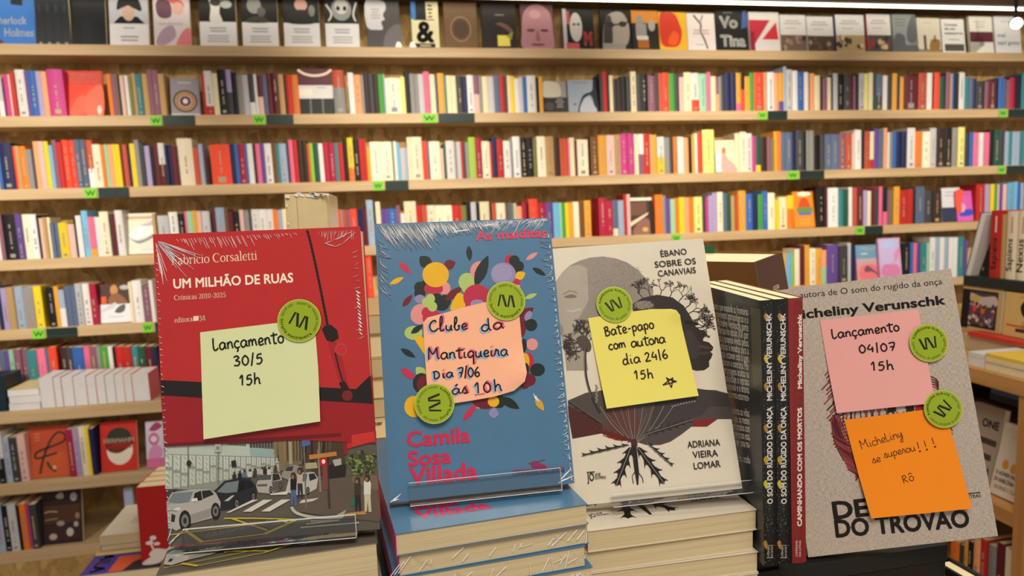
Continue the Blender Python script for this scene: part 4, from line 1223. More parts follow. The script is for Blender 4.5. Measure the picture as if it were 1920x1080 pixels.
def sticker(face, cx, cy, r_px, rot, label, w=.0012, tilt=0.0):
    c = face.uv(cx, cy)
    e = face.uv(cx + r_px, cy)
    rad = (e - c).length
    w = w + face.top
    T = face.T + face.R @ Vector((c.x, -w, c.y))
    R = face.R @ Matrix.Rotation(math.radians(-rot), 3, 'Y') @ Matrix.Rotation(math.radians(tilt), 3, 'X')
    b = MB()
    n = 40
    g = mat('#93a81c', .28, 0, .4)
    rim = mat('#bccb60', .3, 0, .4)
    ring = [(rad * math.cos(2 * math.pi * i / n), rad * math.sin(2 * math.pi * i / n)) for i in range(n)]
    for i in range(n):
        j = (i + 1) % n
        a, k = ring[i], ring[j]
        b.face([(a[0], 0, a[1]), (k[0], 0, k[1]), (k[0], -.00018, k[1]), (a[0], -.00018, a[1])], rim)
        b.face([(0, -.0002, 0), (a[0] * .965, -.0002, a[1] * .965), (k[0] * .965, -.0002, k[1] * .965)], g)
        b.face([(a[0] * .965, -.0002, a[1] * .965), (a[0], -.00018, a[1]), (k[0], -.00018, k[1]), (k[0] * .965, -.0002, k[1] * .965)], rim)
    ink = mat('#20241a', .4)

    def bar(x0, y0, x1, y1, hw):
        b.face([((x0 - hw) * rad, -.00026, y0 * rad), ((x0 + hw) * rad, -.00026, y0 * rad), ((x1 + hw) * rad, -.00026, y1 * rad), ((x1 - hw) * rad, -.00026, y1 * rad)], ink)
    bar(-.38, -.30, -.30, .31, .045)
    bar(-.19, .31, .02, -.30, .062)
    bar(.12, -.30, .185, .31, .045)
    bar(.27, .31, .44, -.30, .06)

    def arc(body, a0, a1, bold, size):
        ws = [text_tris(ch, bold)[2] + .1 if ch != ' ' else .28 for ch in body]
        tot = sum(ws)
        ang = a0
        for ch, wd in zip(body, ws):
            da = (a1 - a0) * wd / tot
            if ch != ' ':
                vs, ts, w_ = text_tris(ch, bold)
                am = math.radians(ang + da / 2)
                # letters stand on the rim with their heads to the centre
                out = Vector((math.cos(am), math.sin(am)))
                tan = Vector((-out.y, out.x))
                base = out * rad * .86
                s = size * rad
                pts = []
                for x, y in vs:
                    q = base + tan * ((x - w_ / 2) * s) - out * (y * s)
                    pts.append((q.x, -.00026, q.y))
                b.tris(pts, ts, ink)
            ang += da
    arc('livraria mantiqueira', 195, 335, .02, .205)
    arc('santo antônio do pinhal', 345, 480, 0, .19)
    arc('são paulo', 492, 548, 0, .19)
    o = b.build('round_sticker', loc=T, rot=R.to_euler())
    return tag(o, label, 'sticker', 'round green shop stickers on the display books')


def sticky(face, outline, hexc, label, writing, top, bottom, lift_mm=2.5, w=.0003, corner=None):
    """a square note stuck along its top edge; the free edge curls away from the cover"""
    w = face.top + w
    uv = [face.uv(*p) for p in outline]
    tp, bt = face.uv(*top), face.uv(*bottom)
    ax = bt - tp
    L2 = ax.length_squared

    def lift(q):
        q = Vector((q[0], q[1]))
        t = max(0.0, min(1.15, (q - tp).dot(ax) / L2))
        z = lift_mm / 1000 * t ** 2
        if corner:
            for (cp, rad, amt) in corner:
                d = (q - face.uv(*cp)).length
                if d < rad:
                    z += amt * (1 - d / rad) ** 2
        return z
    cen = sum(uv, Vector((0, 0))) / len(uv)
    b = MB()
    m = mat(hexc, .75, 0, 0, .03)
    # the sheet: rings of the outline shrunk towards its middle so that it can bend
    NR = 14
    per = []
    for i in range(len(uv)):
        p, q = uv[i], uv[(i + 1) % len(uv)]
        k = max(1, int((q - p).length / .0035))
        per += [p + (q - p) * (j / k) for j in range(k)]
    n = len(per)
    for side in (0, 1):
        for r in range(NR):
            s0, s1 = 1 - r / NR, 1 - (r + 1) / NR
            for i in range(n):
                j = (i + 1) % n
                quad = [cen + (per[i] - cen) * s0, cen + (per[j] - cen) * s0]
                quad += [cen + (per[j] - cen) * s1, cen + (per[i] - cen) * s1] if s1 > 1e-6 else [cen]
                b.face([(q.x, -(w + lift(q) - side * .0001), q.y) for q in quad], m)
    P = Print(b, face, w + .00022, lift, .6)
    writing(P)
    o = b.build('sticky_note', loc=face.T, rot=face.R.to_euler(), smooth=True)
    return tag(o, label, 'sticky note', 'handwritten sticky notes on the display books')


def acrylic_stand(face, H, t, lip_px, label, lip_h=None):
    """clear bent stand: lip before the book's foot, ledge below it, rest behind it"""
    (a, b_) = face.uv(*lip_px[0]), face.uv(*lip_px[1])
    u0, u1 = min(a.x, b_.x), max(a.x, b_.x)
    top = lip_h or max(a.y, .008)
    root = empty('acrylic_stand', face.T, face.R.to_euler())
    tag(root, label, 'book stand', 'clear stands behind the display books')
    m = MB(); m.box(u0, -.0058, -.0032, u1, -.0036, top, CLEAR)
    edge = mat('#e8ecec', .15)
    m.box(u0, -.0058, top, u1, -.0036, top + .00025, edge)
    m.box(u1, -.0058, -.0032, u1 + .00025, -.0036, top, edge)
    m.build('lip', root)
    m = MB(); m.box(u0, -.0036, -.0032, u1, t + .001, -.0008, CLEAR)
    m.box(u0, -.0060, -.0036, u1, -.0050, -.0032, edge)
    m.build('ledge', root)
    m = MB(); m.box(u0 + .02, t + .001, -.0032, u1 - .02, t + .0032, H * .6, CLEAR)
    m.build('back_rest', root)
    return root


# ----- printed street view shared by the red book and the stack below it
def street(P, c):
    """c maps the picture's own frame (0..1920, 0..1077) to the place it is printed"""
    q = lambda L: [c(x, y) for x, y in L]
    poly = lambda L, h, sm=False: P.poly(q(L), h, sm)
    rg = random.Random(11)
    poly([(0, 150), (1100, 92), (1850, 40), (1880, 830), (1060, 920), (30, 1050)], '#5c554b')
    poly([(0, 155), (520, 132), (720, 150), (960, 118), (1000, 275), (0, 250)], '#b2bdae')
    poly([(740, 180), (950, 205), (985, 268), (750, 262)], '#90a8a4')
    poly([(520, 132), (700, 128), (710, 172), (560, 162)], '#58564e')
    for k in range(9):
        poly([(530 + k * 19, 134), (537 + k * 19, 134), (543 + k * 19, 168), (536 + k * 19, 168)], '#8c9488')
    poly([(735, 120), (950, 108), (960, 200), (740, 180)], '#6a6860')
    for k in range(8):
        poly([(745 + k * 26, 120), (757 + k * 26, 119), (760 + k * 26, 186), (748 + k * 26, 184)], '#3e3c38')
    poly([(0, 238), (1010, 268), (1010, 400), (640, 455), (430, 560), (10, 545)], '#8c8f86')
    x = 0
    k = 0
    while x < 1000:
        wd = 58 - x * .03
        t0 = 245 + x * .03
        b0 = 545 - x * .16
        gap = (b0 - t0) * (.36 + .2 * (k % 3) / 2)
        poly([(x, t0), (x + wd, t0 + 2), (x + wd, t0 + gap), (x, t0 + gap)], '#bcc2b6')
        poly([(x, t0 + gap + 30 - x * .02), (x + wd, t0 + gap + 30 - x * .02), (x + wd, b0), (x, b0)], '#b4baae')
        for j in range(5):
            yy = t0 + 12 + j * (b0 - t0) / 5.4
            poly([(x + wd * .3, yy), (x + wd * .42, yy - 4), (x + wd * .75, yy + 26), (x + wd * .62, yy + 30)], '#8e968c')
        x += wd * 1.26
        k += 1
    poly([(950, 108), (1190, 85), (1200, 330), (1060, 350), (960, 240)], '#74654a')
    for k in range(9):
        xx = 960 + k * 27
        poly([(xx, 112), (xx + 10, 110), (xx + 16, 300), (xx + 4, 300)], rg.choice(['#4c3e2c', '#8c7c58', '#3c342a']))
    poly([(985, 110), (1035, 106), (1060, 380), (1010, 385)], '#7e6a4a')
    poly([(1085, 130), (1110, 128), (1118, 330), (1090, 330)], '#a0967c')
    poly([(1190, 85), (1560, 62), (1580, 300), (1560, 420), (1340, 420), (1220, 320)], '#463a2e')
    for k in range(16):
        xx = 1210 + rg.random() * 340
        poly([(xx, 90), (xx + 9, 90), (xx + rg.uniform(-30, 30), 330), (xx - 8, 330)], rg.choice(['#2e261e', '#6a5a44', '#58492f', '#80705a']))
    poly([(1225, 318), (1330, 310), (1340, 360), (1230, 372)], '#a89c78')
    poly([(1440, 330), (1590, 330), (1580, 470), (1440, 560), (1420, 420)], '#28211c')
    # pavement on the right
    poly([(1340, 470), (1580, 440), (1850, 420), (1880, 830), (1480, 790), (1150, 740), (1120, 690), (1260, 590)], '#5e5348')
    poly([(1640, 430), (1860, 420), (1870, 560), (1640, 480)], '#6e6250')
    # bush
    for k in range(90):
        a, r = rg.random() * 6.28, math.sqrt(rg.random())
        xx, yy = 1735 + math.cos(a) * 130 * r, 320 + math.sin(a) * 110 * r
        if xx < 1848:
            P.ell(*c(xx, yy), rg.uniform(2.2, 5), rg.uniform(1.6, 3.4), rg.choice(['#3a4426', '#55612f', '#2a3220', '#6c7840', '#7c8a50']), rg.uniform(0, 90), 8)
            P.w -= STEP * .8
    P.up()
    # red frame of the building on the right
    poly([(1555, 70), (1600, 66), (1604, 235), (1572, 245)], '#8c1c20')
    poly([(1600, 66), (1836, 55), (1840, 128), (1602, 192)], '#c02a28')
    # cars
    def wheel(x, y, rx, ry):
        p0, p1 = c(x, y), c(x + rx, y)
        r = abs(p1[0] - p0[0])
        ratio = ry / rx
        P.ell(*p0, r, r * ratio, '#1c1a18')
        P.ell(*p0, r * .62, r * .62 * ratio, '#76726a')
        P.ell(*p0, r * .3, r * .3 * ratio, '#2c2a26')
    poly([(810, 480), (850, 420), (960, 398), (1010, 410), (1030, 470), (1022, 545), (930, 585), (820, 575), (800, 520)], '#a8a59c', False)
    poly([(800, 470), (835, 415), (935, 412), (930, 462)], '#4c5250')
    poly([(945, 412), (1000, 412), (1015, 460), (945, 475)], '#2c2a28')
    poly([(808, 505), (900, 500), (895, 520), (812, 522)], '#55534e')
    poly([(938, 480), (1030, 465), (1022, 545), (950, 570)], '#5c544e')
    wheel(930, 552, 16, 34); wheel(1012, 515, 13, 30)
    poly([(1030, 400), (1070, 345), (1150, 332), (1200, 350), (1215, 440), (1100, 470), (1020, 440)], '#8c8880')
    poly([(1050, 385), (1075, 348), (1130, 345), (1115, 388)], '#39393a')
    poly([(440, 555), (520, 475), (640, 452), (745, 456), (800, 520), (806, 600), (770, 640), (610, 715), (500, 730), (470, 700)], '#24262a')
    poly([(455, 570), (535, 490), (650, 470), (635, 570), (540, 580)], '#6f7b7c')
    poly([(655, 478), (700, 470), (715, 540), (640, 572)], '#101214')
    poly([(708, 470), (762, 478), (790, 525), (722, 545)], '#15181a')
    poly([(520, 650), (590, 600), (612, 600), (560, 648)], '#b4b6b4')
    wheel(632, 672, 24, 52); wheel(778, 608, 20, 42)
    poly([(16, 660), (60, 575), (250, 545), (400, 542), (450, 580), (490, 660), (482, 760), (410, 800), (220, 850), (100, 910), (30, 870)], '#aaa79f')
    poly([(20, 665), (75, 580), (250, 565), (215, 660), (120, 672)], '#727d80')
    poly([(248, 660), (262, 580), (318, 558), (330, 640)], '#1e1f20')
    poly([(324, 560), (400, 552), (432, 592), (335, 632)], '#222426')
    poly([(16, 560), (110, 540), (60, 580), (20, 640)], '#3c3e3e')
    poly([(30, 745), (110, 705), (150, 712), (100, 742)], '#d2d0cc')
    poly([(60, 760), (95, 775), (85, 835), (55, 830)], '#2a2828')
    poly([(16, 720), (110, 730), (110, 745), (16, 740)], '#8c8a84')
    poly([(235, 630), (285, 622), (290, 648), (240, 655)], '#d8d6d0')
    poly([(220, 770), (480, 690), (482, 760), (230, 845)], '#8e8b84')
    wheel(178, 822, 52, 92); wheel(446, 738, 40, 74)
    poly([(1060, 560), (1090, 450), (1200, 400), (1310, 395), (1345, 450), (1330, 540), (1240, 590), (1130, 600)], '#b4b2aa')
    poly([(1095, 470), (1180, 412), (1250, 410), (1240, 480)], '#5a605e')
    poly([(1262, 412), (1310, 405), (1335, 450), (1270, 475)], '#2a2a28')
    wheel(1255, 560, 16, 36)
    poly([(1470, 290), (1545, 275), (1550, 330), (1490, 345)], '#a8a69e')
    # crossing and yellow box lines
    for (x0, y0) in ((560, 745), (700, 742), (860, 740)):
        wd = 40 if x0 < 600 else 78
        poly([(x0 - 20, y0 + 5), (x0 + wd - 30, y0 + 5), (x0 + 260 - (0 if x0 > 600 else 0), y0 - 108), (x0 + 250 - wd, y0 - 108)] if x0 < 600 else [(x0 - 15, y0), (x0 + 60, y0), (x0 + 245, y0 - 105), (x0 + 165, y0 - 105)], '#cfcabc')
    poly([(920, 585), (1090, 560), (1070, 592), (930, 596)], '#cfcabc')
    poly([(1200, 640), (1355, 620), (1300, 650), (1180, 670)], '#c4bfb0')
    Y = '#bfae38'
    P.line(q([(520, 800), (820, 800), (1150, 810)]), 2.4, Y)
    P.line(q([(590, 802), (900, 905)]), 3.0, Y)
    P.line(q([(1150, 815), (880, 935)]), 4.2, Y)
    P.line(q([(1000, 808), (1080, 840)]), 3.2, Y)
    P.line(q([(40, 945), (560, 878), (1000, 820)]), 1.6, Y)
    P.line(q([(180, 905), (330, 1008)]), 6, Y)
    P.line(q([(300, 1008), (880, 935)]), 2, Y)
    # kerb, poles, signs, people
    P.line(q([(1110, 700), (1160, 755), (1320, 792), (1560, 790)]), 5.5, '#b8b29e')
    poly([(1500, 775), (1590, 725), (1560, 800)], '#a8a28e')
    poly([(1590, 755), (1760, 735), (1765, 765), (1570, 775)], '#b08c3c')
    for (x0, y0, x1, y1) in ((1240, 850, 1530, 815), (1190, 880, 1700, 838), (1280, 825, 1520, 818)):
        P.line(q([(x0, y0), (x1, y1)]), 2.6, '#c0bba8')
    for (xx, y0, y1, wpx) in ((205, 155, 520, 1.6), (470, 215, 500, 1.8), (1220, 130, 710, 2.6), (1345, 200, 570, 3.4), (1425, 380, 715, 4.2)):
        P.line(q([(xx, y0), (xx + (20 if wpx > 2 else 0), y1)]), wpx, '#6e6a62' if wpx < 3 else ('#8c7a6a' if xx < 1400 else '#3c342c'))
    poly([(436, 150), (492, 146), (494, 218), (440, 222)], '#aab0a0')
    poly([(452, 170), (478, 168), (480, 200), (455, 202)], '#7c8274')
    P.ell(*c(213, 318), 4.6, 6, '#2e2c2a')
    poly([(582, 300), (622, 288), (632, 345), (592, 356)], '#262622')
    poly([(1200, 112), (1275, 108), (1276, 160), (1204, 172)], '#4c64a0')
    poly([(1265, 245), (1505, 215), (1508, 252), (1268, 285)], '#b87c3c')
    poly([(1352, 282), (1420, 266), (1424, 335), (1360, 345)], '#b01e22')
    P.ell(*c(1392, 303), 3.4, 4.2, '#ead8d0')
    poly([(1380, 345), (1422, 335), (1432, 540), (1392, 560)], '#7c4038')
    for (xx, yy, s, top, leg) in ((1128, 430, 58, '#1c1a18', '#4c6484'), (1185, 385, 52, '#b8a898', '#2e2e34'), (1690, 470, 60, '#3c342e', '#2c2620'), (1775, 450, 66, '#d4cec0', '#c4b898')):
        poly([(xx - s * .45, yy + s * .5), (xx - s * .3, yy + s * .2), (xx + s * .3, yy + s * .2), (xx + s * .5, yy + s * .7), (xx + s * .45, yy + s * 2.2), (xx - s * .45, yy + s * 2.2)], top)
        poly([(xx - s * .4, yy + s * 2.1), (xx + s * .42, yy + s * 2.1), (xx + s * .55, yy + s * 4.4), (xx + s * .2, yy + s * 4.5), (xx + s * .05, yy + s * 3), (xx - s * .05, yy + s * 4.4), (xx - s * .35, yy + s * 4.4)], leg)
        P.ell(*c(xx, yy), 5.2, 7.2, '#3a2a20')
        P.ell(*c(xx - 6, yy + 8), 2.6, 4, '#8c6a54')
    poly([(1640, 620), (1668, 630), (1662, 690), (1625, 690)], '#2e6c50')
    for (xx, yy, h) in ((612, 405, '#2c2a26'), (660, 395, '#22201e'), (700, 385, '#566a8c'), (748, 380, '#c0bcb0'), (792, 372, '#3c3834'), (858, 360, '#b4aca0'), (880, 355, '#262422'), (915, 360, '#c0bcb4'), (972, 345, '#4c3e30')):
        P.ell(*c(xx, yy), 2.2, 3, '#4a382c')
        poly([(xx - 18, yy + 12), (xx + 16, yy + 10), (xx + 18, yy + 58), (xx - 18, yy + 60)], h)


C6 = lambda x, y: (310 + x / 4.683, 800 + y / 4.683)
RED = '#b82c2c'

B1T, B1R = rel((-.1501, .5004, -.2208)), eul(-6.0, -8.0, -1.31)
B2T, B2R = rel((-.0020, .5104, -.2101)), eul(.3, -15.8, .01)
B3T, B3R = rel((.1375, .5215, -.2331)), eul(-5.0, -19.0, -1.80)
B4T, B4R = rel((.3477, .5278, -.3044)), eul(-12.9, -10.8, -5.73)


def art1(P):
    P.poly([(311, 834), (545, 821), (701, 806), (713, 992), (316, 1022)], '#5c554b')
    street(P, C6)
    # the red frame above the street
    P.poly([(288, 440), (676, 425), (703, 812), (640, 817), (545, 824), (310, 836)], RED)
    P.poly([(301, 713), (383, 716), (640, 727), (668, 729), (699, 702), (706, 830), (545, 824), (310, 836)], '#981f24')
    P.poly([(302, 712), (383, 716), (668, 729), (695, 703), (700, 757), (600, 751), (384, 746), (304, 741)], '#231c1c')
    P.poly([(600, 580), (640, 660), (655, 728), (640, 727), (607, 615)], '#a42428')
    P.poly([(660, 815), (702, 808), (704, 826), (660, 838)], '#c43430')
    P.poly([(310, 831), (545, 817), (640, 811), (640, 818), (545, 825), (310, 837)], '#6c171c')
    # lamp flex, plug and bulb
    for k in range(24):
        t0 = k / 24
        x, y = 577 + 38 * t0 ** .9, 433 + 178 * t0
        P.leaf(x - 1.5, y - 2, x + 3.5, y + 9, 2.6, '#221c1b')
    P.poly([(604, 617), (611, 610), (622, 609), (633, 619), (636, 634), (625, 641), (613, 638)], '#241c1b')
    P.line([(629, 661), (636, 690), (643, 714)], 3, '#2a1f1e')
    P.poly([(636, 718), (646, 713), (655, 727), (644, 735)], '#241c1b')
    P.ell(652, 741, 10, 10, '#7a2224')
    P.ell(640, 655, 11, 11, '#c44c4a')
    P.ell(640, 655, 9.6, 9.6, RED)
    ink = '#ecd8b8'
    P.serif('Fabrício Corsaletti', (323, 497), (484, 487), 17, ink)
    P.text('UM MILHÃO DE RUAS', (327, 541), (551, 529), 17.5, '#f2e6cc', .025)
    P.serif('Crônicas 2010-2025', (328, 563), (425, 557), 9.5, ink)
    P.serif('editora', (329, 605), (363, 602), 9.5, ink)
    P.poly([(364, 593), (374, 592), (374, 601), (364, 602)], ink)
    P.serif('34', (375, 602), (387, 601), 10, ink)


b1, F1 = paperback('display_book', B1T, B1R, .14, .21, .022, RED, 'tall shrink-wrapped red book with street photograph, leftmost of the four display books', 'display books standing in front', front=art1, pages=PAGES_CREAM, spine='#dcd6d0')
rg = random.Random(4)
sg = []
for k in range(26):                 # fan of pleats from the top left corner
    a = math.radians(rg.uniform(18, 86))
    r0, r1 = rg.uniform(4, 30), rg.uniform(30, 92)
    sg.append(((293 + math.cos(a) * r0, 450 + math.sin(a) * r0), (293 + math.cos(a) * r1, 450 + math.sin(a) * r1), rg.uniform(.5, 1.1)))
for k in range(52):                 # short ticks along the top edge
    x = 330 + k * 5.1 + rg.uniform(-2, 2)
    y = 449 - (x - 289) * .0522
    if 330 < x < 560:
        L = rg.uniform(6, 24) * (1 if x < 470 else .55)
        sg.append(((x, y + 2), (x + L * .45, y + L), rg.uniform(.5, .9)))
for k in range(16):
    x = 600 + k * 4.2
    y = 449 - (x - 289) * .0522
    sg.append(((x, y + 2), (x + rg.uniform(-7, 2), y + rg.uniform(7, 22)), rg.uniform(.5, .9)))
for p in ([(610, 457), (624, 452)], [(624, 452), (648, 443)], [(610, 457), (630, 463)], [(630, 463), (640, 458)], [(640, 460), (668, 436)], [(636, 446), (662, 434)]):
    sg.append((p[0], p[1], 1.1))
for k in range(46):                 # sealed edge on both long sides
    y = 470 + k * 11.5
    x = 289 + (y - 449) * .047
    sg.append(((x + 3, y), (x + rg.uniform(5, 9), y + rg.uniform(-2, 4)), .8))
    xr = 672 + (y - 429) * .0728
    if y < 640:
        sg.append(((xr - 4, y), (xr - rg.uniform(8, 18), y + rg.uniform(-4, 6)), rg.uniform(.5, 1)))
for k in range(12):
    y = 545 + k * 7
    xr = 672 + (y - 429) * .0728
    sg.append(((xr - 12, y), (xr - 6, y + 6), rg.uniform(1.2, 2.4)))
for k in range(40):
    x = 385 + k * 3.2
    sg.append(((x, 1008 - k * .75), (x + 2, 1008 - k * .75 - rg.uniform(3, 11)), .6))
for p in ([(318, 1018), (348, 992)], [(316, 1012), (325, 985)], [(320, 1020), (336, 1000)]):
    sg.append((p[0], p[1], 1.4))
creases(b1, F1, sg, 3)
acrylic_stand(F1, .21, .022, ((348, 989), (667, 950)), 'clear acrylic stand holding the tall red book')

LEAFK, LEAFR, LEAFB, YEL, PINKL, LIME, LAV, CRIM = '#1e2824', '#c02c4c', '#6a1c24', '#e0ac18', '#d88c88', '#a8bc68', '#8c84a8', '#b42844'
C5 = lambda x, y: (740 + x / 3.175, 460 + y / 3.175)


def art2(P):
    BL = '#4c7494'
    def lf(x0, y0, x1, y1, w, h):
        a, b_ = C5(x0, y0), C5(x1, y1)
        P.leaf(*a, *b_, w / 3.175, h)
    def el(x, y, rx, ry, h, a=0):
        P.ell(*C5(x, y), rx / 3.175, ry / 3.175, h, a)
    # loose leaves
    lf(24, 100, 98, 170, 18, LEAFR); lf(-30, 232, 54, 190, 15, YEL); lf(440, 2, 448, 94, 18, LEAFK); lf(780, 88, 852, 42, 14, PINKL); lf(820, 134, 900, 180, 16, LEAFK)
    lf(46, 366, 106, 294, 18, LEAFB); lf(772, 318, 848, 288, 14, LIME); lf(36, 615, 124, 668, 18, LEAFK)
    # bunch at the top left
    lf(150, 66, 222, 138, 36, LEAFK); lf(290, 130, 362, 100, 30, LEAFB)
    for (x, y, r) in ((150, 250, 34), (150, 285, 34), (185, 235, 30)):
        el(x, y, r, r, LEAFK)
    el(150, 320, 32, 26, LAV); el(300, 255, 32, 38, PINKL); el(285, 268, 20, 24, PINKL)
    for (x, y) in ((205, 258), (258, 258), (230, 285)):
        el(x, y, 30, 30, CRIM)
    el(244, 175, 79, 75, YEL)
    el(250, 320, 34, 34, LEAFK); el(300, 330, 36, 36, LEAFK); el(280, 355, 44, 34, LEAFK)
    el(150, 410, 55, 62, PINKL, 20)
    for (x, y) in ((200, 400), (230, 420), (205, 435)):
        el(x, y, 40, 36, CRIM)
    for (x, y) in ((190, 340), (212, 318), (225, 365)):
        el(x, y, 28, 30, LIME)
    lf(300, 330, 404, 245, 24, LEAFB)
    P.poly([C5(330, 385), C5(372, 288), C5(412, 300), C5(416, 370)], YEL, True)
    el(430, 218, 50, 54, LIME); lf(400, 210, 482, 300, 40, LIME)
    el(500, 150, 50, 56, PINKL, 30)
    lf(478, 245, 556, 60, 34, LEAFK)
    el(490, 310, 82, 78, CRIM); el(492, 350, 42, 28, LAV)
    # bunch at the top right
    el(690, 90, 36, 34, CRIM)
    for (x, y) in ((712, 92), (738, 125), (712, 135)):
        el(x, y, 32, 32, LEAFK)
    lf(715, 195, 778, 165, 26, YEL)
    el(725, 225, 24, 26, CRIM)
    el(646, 172, 75, 70, LAV); el(640, 165, 60, 52, '#968eb0')
    P.poly([C5(690, 238), C5(746, 234), C5(748, 300), C5(700, 300)], PINKL)
    # right flank
    lf(740, 430, 828, 372, 26, LEAFB); el(795, 420, 20, 32, LAV, 30)
    el(752, 485, 30, 62, LEAFB); el(812, 474, 36, 36, LEAFK); lf(770, 460, 850, 480, 30, LEAFK)
    el(818, 590, 34, 36, PINKL); el(770, 595, 16, 40, LEAFK)
    el(795, 690, 34, 52, CRIM); el(778, 690, 24, 48, YEL); el(850, 740, 44, 38, LEAFK); el(780, 740, 20, 40, LEAFK)
    el(800, 800, 40, 38, LEAFB); el(775, 830, 26, 24, LEAFB)
    # left flank
    el(112, 522, 54, 42, LIME); lf(96, 526, 168, 474, 18, LEAFK)
    P.poly([C5(118, 552), C5(170, 548), C5(186, 655), C5(150, 610)], YEL, True)
    lf(36, 732, 130, 800, 22, LEAFR); lf(126, 726, 190, 790, 30, LIME)
    el(160, 820, 52, 60, LEAFK); el(175, 830, 44, 55, LEAFB)
    el(115, 960, 58, 64, YEL)
    # below the note
    lf(405, 1046, 490, 940, 18, LEAFR); lf(495, 975, 510, 920, 22, PINKL)
    el(540, 925, 78, 48, LEAFB); el(620, 930, 40, 38, LEAFK); el(588, 930, 34, 32, YEL)
    lf(630, 905, 742, 972, 26, LEAFK); lf(586, 1032, 592, 965, 30, LAV)
    lf(836, 905, 888, 986, 20, '#c8a030')
    R_ = '#c42850'
    P.text('As malditas', (892, 451), (1026, 444), 16.5, '#d23c56', .03)
    P.text('Camila', (763, 838), (882, 828), 27, R_, .03)
    P.text('Sosa', (765, 874), (846, 867), 26, R_, .03)
    P.text('Villada', (768, 909), (896, 897), 30, R_, .03)
    P.line([(960, 882.5), (1058, 876)], 1.4, '#a83058', False)
    P.poly([(994, 868), (1001, 864), (1024, 873), (1024, 877), (998, 877)], '#8c2c54')
    P.line([(990, 869), (1022, 862)], 1.3, '#7c3054', False)
    P.text('COMPANHIA DAS LETRAS', (961, 892), (1058, 885), 6.2, '#3a3450', .01)


b2, F2 = paperback('display_book', B2T, B2R, .14, .21, .0145, '#4c7494', 'shrink-wrapped blue book with bright leaves and circles, leaning above the blue stack', 'display books standing in front', front=art2, pages=PAGES_CREAM, spine='#c86c9c')
sg = []
for k in range(270):                # dense pleats hanging from the top edge
    x = 707 + k * 1.19
    y = 420 - (x - 703) * .0367
    if x < 800:
        L = rg.uniform(20, 52)
        dx = .62
    elif x < 930:
        L = rg.uniform(10, 26) * (1.3 - (x - 800) / 300)
        dx = .5
    else:
        L = rg.uniform(8, 34) if k % 3 == 0 else rg.uniform(4, 12)
        dx = -.55
    sg.append(((x, y + rg.uniform(1, 5)), (x + dx * L, y + L), rg.uniform(.5, 1.0)))
for k in range(20):
    y = 450 + k * 5
    sg.append(((706 + (y - 420) * .05, y), (706 + (y - 420) * .05 + rg.uniform(6, 26), y + rg.uniform(4, 24)), .7))
for k in range(70):
    y = 440 + k * 6.6
    xr = 1030 + (y - 408) * .0944
    L = rg.uniform(6, 26) * (1 if y < 520 else .7)
    sg.append(((xr - 3, y), (xr - L, y + rg.uniform(-8, 10)), rg.uniform(.5, 1)))
    if k % 3 == 0:
        sg.append(((xr - 5, y), (xr - 4, y + 6), 1.6))
for p in ([(860, 434), (880, 431)], [(850, 436), (866, 432)], [(904, 424), (930, 421)], [(1000, 738), (1006, 752)], [(1004, 742), (1010, 755)], [(732, 942), (752, 926)], [(733, 940), (748, 936)], [(1046, 906), (1074, 892)], [(1050, 900), (1070, 880)]):
    sg.append((p[0], p[1], 2.0))
creases(b2, F2, sg, 9)
acrylic_stand(F2, .21, .0145, ((766, 905), (1047, 880)), 'clear acrylic stand holding the blue leaf-patterned book')

D5 = lambda x, y: (1030 + x / 3.376, 440 + y / 3.376)
D6 = lambda x, y: (1050 + x / 3.085, 730 + y / 3.085)


def branch(P, x, y, ang, L, w, depth, rg, h):
    x1, y1 = x + math.cos(ang) * L, y + math.sin(ang) * L
    mx, my = (x + x1) / 2 + rg.uniform(-.12, .12) * L, (y + y1) / 2 + rg.uniform(-.12, .12) * L
    P.line([(x, y), (mx, my), (x1, y1)], w, h, True, 3)
    P.w -= STEP * .97
    if depth:
        for k in range(rg.choice((2, 2, 3))):
            branch(P, x1, y1, ang + rg.uniform(-.95, .95), L * rg.uniform(.6, .92), max(w * .72, .55), depth - 1, rg, h)


def serrated(P, x0, y0, x1, y1, wd, h, teeth=5, side=0, mid=None):
    dx, dy = x1 - x0, y1 - y0
    L = math.hypot(dx, dy)
    nx, ny = -dy / L, dx / L
    A, B = [(x0, y0)], []
    for k in range(teeth):
        t0, t1 = (k + .25) / teeth, (k + .95) / teeth
        w = wd * math.sin(math.pi * (.2 + .62 * (k + .5) / teeth))
        for lst, sgn in ((A, 1), (B, -1)):
            if side and sgn != side:
                w2 = w * .25
            else:
                w2 = w
            tm = t0 + (t1 - t0) * .45
            lst.append((x0 + dx * t0 + nx * sgn * w2 * .34, y0 + dy * t0 + ny * sgn * w2 * .34))
            lst.append((x0 + dx * tm + nx * sgn * w2 * .62, y0 + dy * tm + ny * sgn * w2 * .5))
            lst.append((x0 + dx * t1 + nx * sgn * w2, y0 + dy * t1 + ny * sgn * w2))
            lst.append((x0 + dx * (t1 - .3 * (t1 - t0)) + nx * sgn * w2 * .6, y0 + dy * (t1 - .3 * (t1 - t0)) + ny * sgn * w2 * .42))
            lst.append((x0 + dx * (t1 - .22 * (t1 - t0)) + nx * sgn * w2 * .32, y0 + dy * (t1 - .22 * (t1 - t0)) + ny * sgn * w2 * .32))
    P.poly(A + [(x1, y1)] + B[::-1], h)
    if mid:
        P.line([(x0, y0), ((x0 + x1) / 2, (y0 + y1) / 2), (x1, y1)], 1.0, mid)


